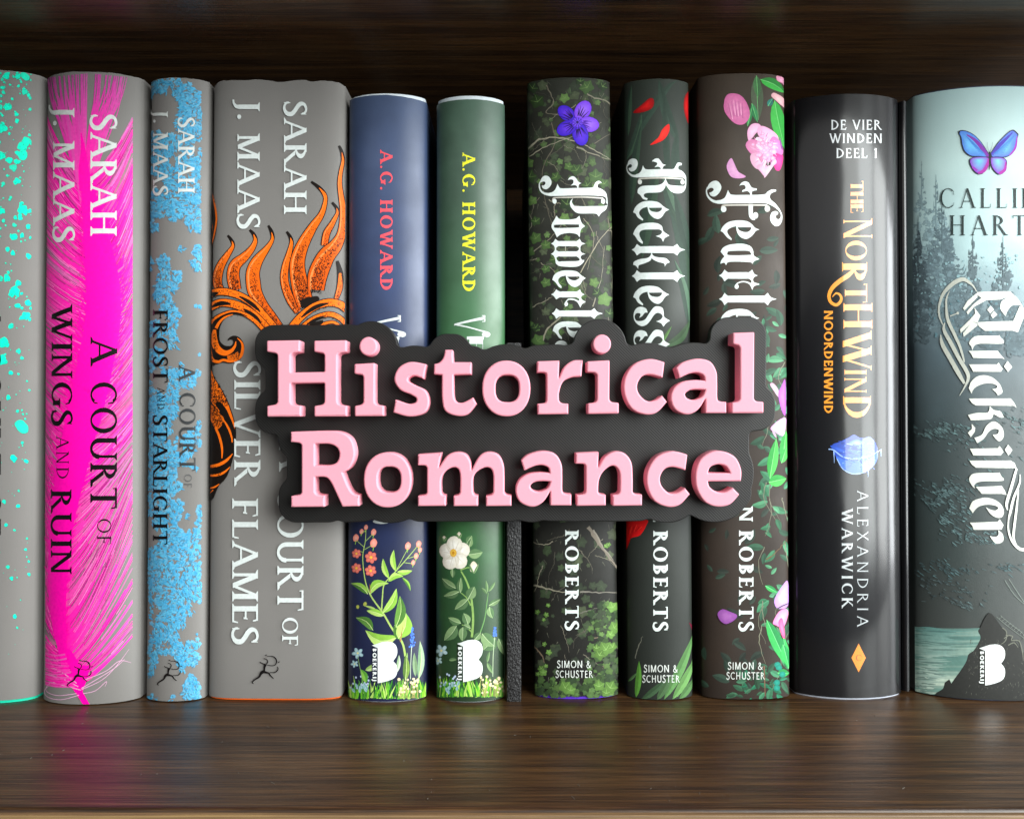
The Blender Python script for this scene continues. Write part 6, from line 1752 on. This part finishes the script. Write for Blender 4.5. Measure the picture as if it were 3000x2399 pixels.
# plate: everything within a fixed distance of the letters, inner gaps closed
import numpy as np
RAD = 0.0062
G_ = 0.0004
pts = []
for wl in OUT:
    l = wl
    for loop in l:
        m = len(loop)
        for i in range(m):
            p, q = loop[i], loop[(i + 1) % m]
            d = math.hypot(p[0] - q[0], p[1] - q[1]); k = max(1, int(d / 0.0006))
            for j in range(k): pts.append((p[0] + (q[0] - p[0]) * j / k, p[1] + (q[1] - p[1]) * j / k))
pts = np.array(pts)
xs = np.arange(pts[:, 0].min() - .012, pts[:, 0].max() + .012, G_); zs = np.arange(pts[:, 1].min() - .012, pts[:, 1].max() + .012, G_)
dist = np.empty((len(zs), len(xs)))
for i, z in enumerate(zs):
    near = pts[np.abs(pts[:, 1] - z) < .011]
    if len(near) == 0: dist[i] = 1; continue
    d2 = (xs[:, None] - near[None, :, 0]) ** 2 + (z - near[None, :, 1]) ** 2
    dist[i] = np.sqrt(d2.min(1))
fld = RAD - dist
# the web that joins the two lines
wx0, wx1 = unproj(840, 1240, Y_PLATE).x, unproj(2195, 1240, Y_PLATE).x
wz0, wz1 = unproj(1500, 1440, Y_PLATE).z, unproj(1500, 1090, Y_PLATE).z
XX, ZZ = np.meshgrid(xs, zs)
web = np.minimum(np.minimum(XX - wx0, wx1 - XX), np.minimum(ZZ - wz0, wz1 - ZZ))
fld = np.maximum(fld, web)
def field_dist(P):
    out = np.ones((len(zs), len(xs)))
    P = np.array(P)
    for i, z in enumerate(zs):
        near = P[np.abs(P[:, 1] - z) < .008]
        if len(near): out[i] = np.sqrt(((xs[:, None] - near[None, :, 0]) ** 2 + (z - near[None, :, 1]) ** 2).min(1))
    return out
def contour(f):
    """outer outline of f > 0 by marching squares"""
    H, W = f.shape
    segs = {}
    def ip(i, j, k, l):
        a_, b_ = f[i, j], f[k, l]; t = a_ / (a_ - b_)
        return (round(float(xs[j] + (xs[l] - xs[j]) * t), 8), round(float(zs[i] + (zs[k] - zs[i]) * t), 8))
    for i in range(H - 1):
        row = f[i:i + 2] > 0
        if not row.any() or row.all(): continue
        for j in range(W - 1):
            c = (row[0, j], row[0, j + 1], row[1, j + 1], row[1, j])
            s = sum(c)
            if s in (0, 4): continue
            E = [((i, j), (i, j + 1)), ((i, j + 1), (i + 1, j + 1)), ((i + 1, j + 1), (i + 1, j)), ((i + 1, j), (i, j))]
            for e in range(4):
                pass
            ins = []
            for e in range(4):
                if c[e] != c[(e + 1) % 4]: ins.append((e, c[e]))
            # walk: enter where inside->outside, leave where outside->inside
            outs = [e for e, v in ins if v]; inn = [e for e, v in ins if not v]
            for e, g in zip(outs, inn): segs[ip(*E[e][0], *E[e][1])] = ip(*E[g][0], *E[g][1])
    best = []
    while segs:
        st, nx = segs.popitem(); loop = [st]
        while nx in segs:
            loop.append(nx); nx = segs.pop(nx)
        if len(loop) > len(best): best = loop
    return best
CL = 0.0016                      # close narrow slits between the scallops
sd = np.where(fld > 0, 1.0, -1.0) * field_dist(contour(fld))
grown = sd + CL
fld = np.where(grown > 0, field_dist(contour(grown)), -1.0) - CL
ring = contour(fld)
ring = ring[::2]
extruded('backing_plate', [ring], Y_PLATE, Y_BACK - Y_PLATE - 0.0002, 0.00035, PLATE, 1)

# the stick
sx0 = unproj(1484, 1600, -0.003).x; sx1 = unproj(1527, 1600, -0.003).x
z_top = unproj(1505, 1005, -0.003).z
def rbox(name, x0, x1, y0, y1, za, zb, r, mat):
    bmv, bf = [], []
    P2 = round_poly([(x0, y0), (x1, y0), (x1, y1), (x0, y1)], r, 3)
    n = len(P2)
    for z in (za, zb): bmv += [(x - O.x, y - O.y, z - O.z) for x, y in P2]
    bf = [(i, (i + 1) % n, n + (i + 1) % n, n + i) for i in range(n)] + [tuple(range(n - 1, -1, -1)), tuple(range(n, 2 * n))]
    return mesh_obj(name, bmv, bf, mat, sign, 50)
rbox('stick', sx0, sx1, -0.0034, 0.0006, SHELF_Z + 0.00005, z_top, 0.0005, FUZZY)
rbox('plate_mount', sx0 + .0006, sx1 - .0006, Y_BACK - 0.0004, -0.0033, unproj(1505, 1480, 0).z, unproj(1505, 1060, 0).z, 0.0003, PLATE)

# ------------------------------------------------------------------ lint on the shelf
rng = random.Random(7)
lv, lf = [], []
for _ in range(60):
    x, y = rng.uniform(-.19, .19), rng.uniform(FRONT_Y + .004, -.008)
    L = rng.choice((.00012, .00018, .0003)) * rng.uniform(.6, 1.3); an = rng.uniform(0, PI)
    if rng.random() < .12: L *= 3.5
    dx, dy = math.cos(an) * L, math.sin(an) * L; w = .00006
    n0 = len(lv)
    for sx, sy in ((-1, -1), (1, -1), (1, 1), (-1, 1)):
        for z in (.00003, .00012): lv.append((x + dx * sx - dy / L * w * sy, y + dy * sx + dx / L * w * sy, SHELF_Z + z))
    lf += [tuple(n0 + k for k in q) for q in ((1, 3, 5, 7), (0, 2, 3, 1), (2, 4, 5, 3), (4, 6, 7, 5), (6, 0, 1, 7), (0, 6, 4, 2))]
lint = mesh_obj('dust', lv, lf, plain_mat('pale_lint', hx('#6f6a62'), 0.9, 0.1))
tag(lint, 'pale specks of lint scattered over the front of the shelf', 'dust', kind='stuff')
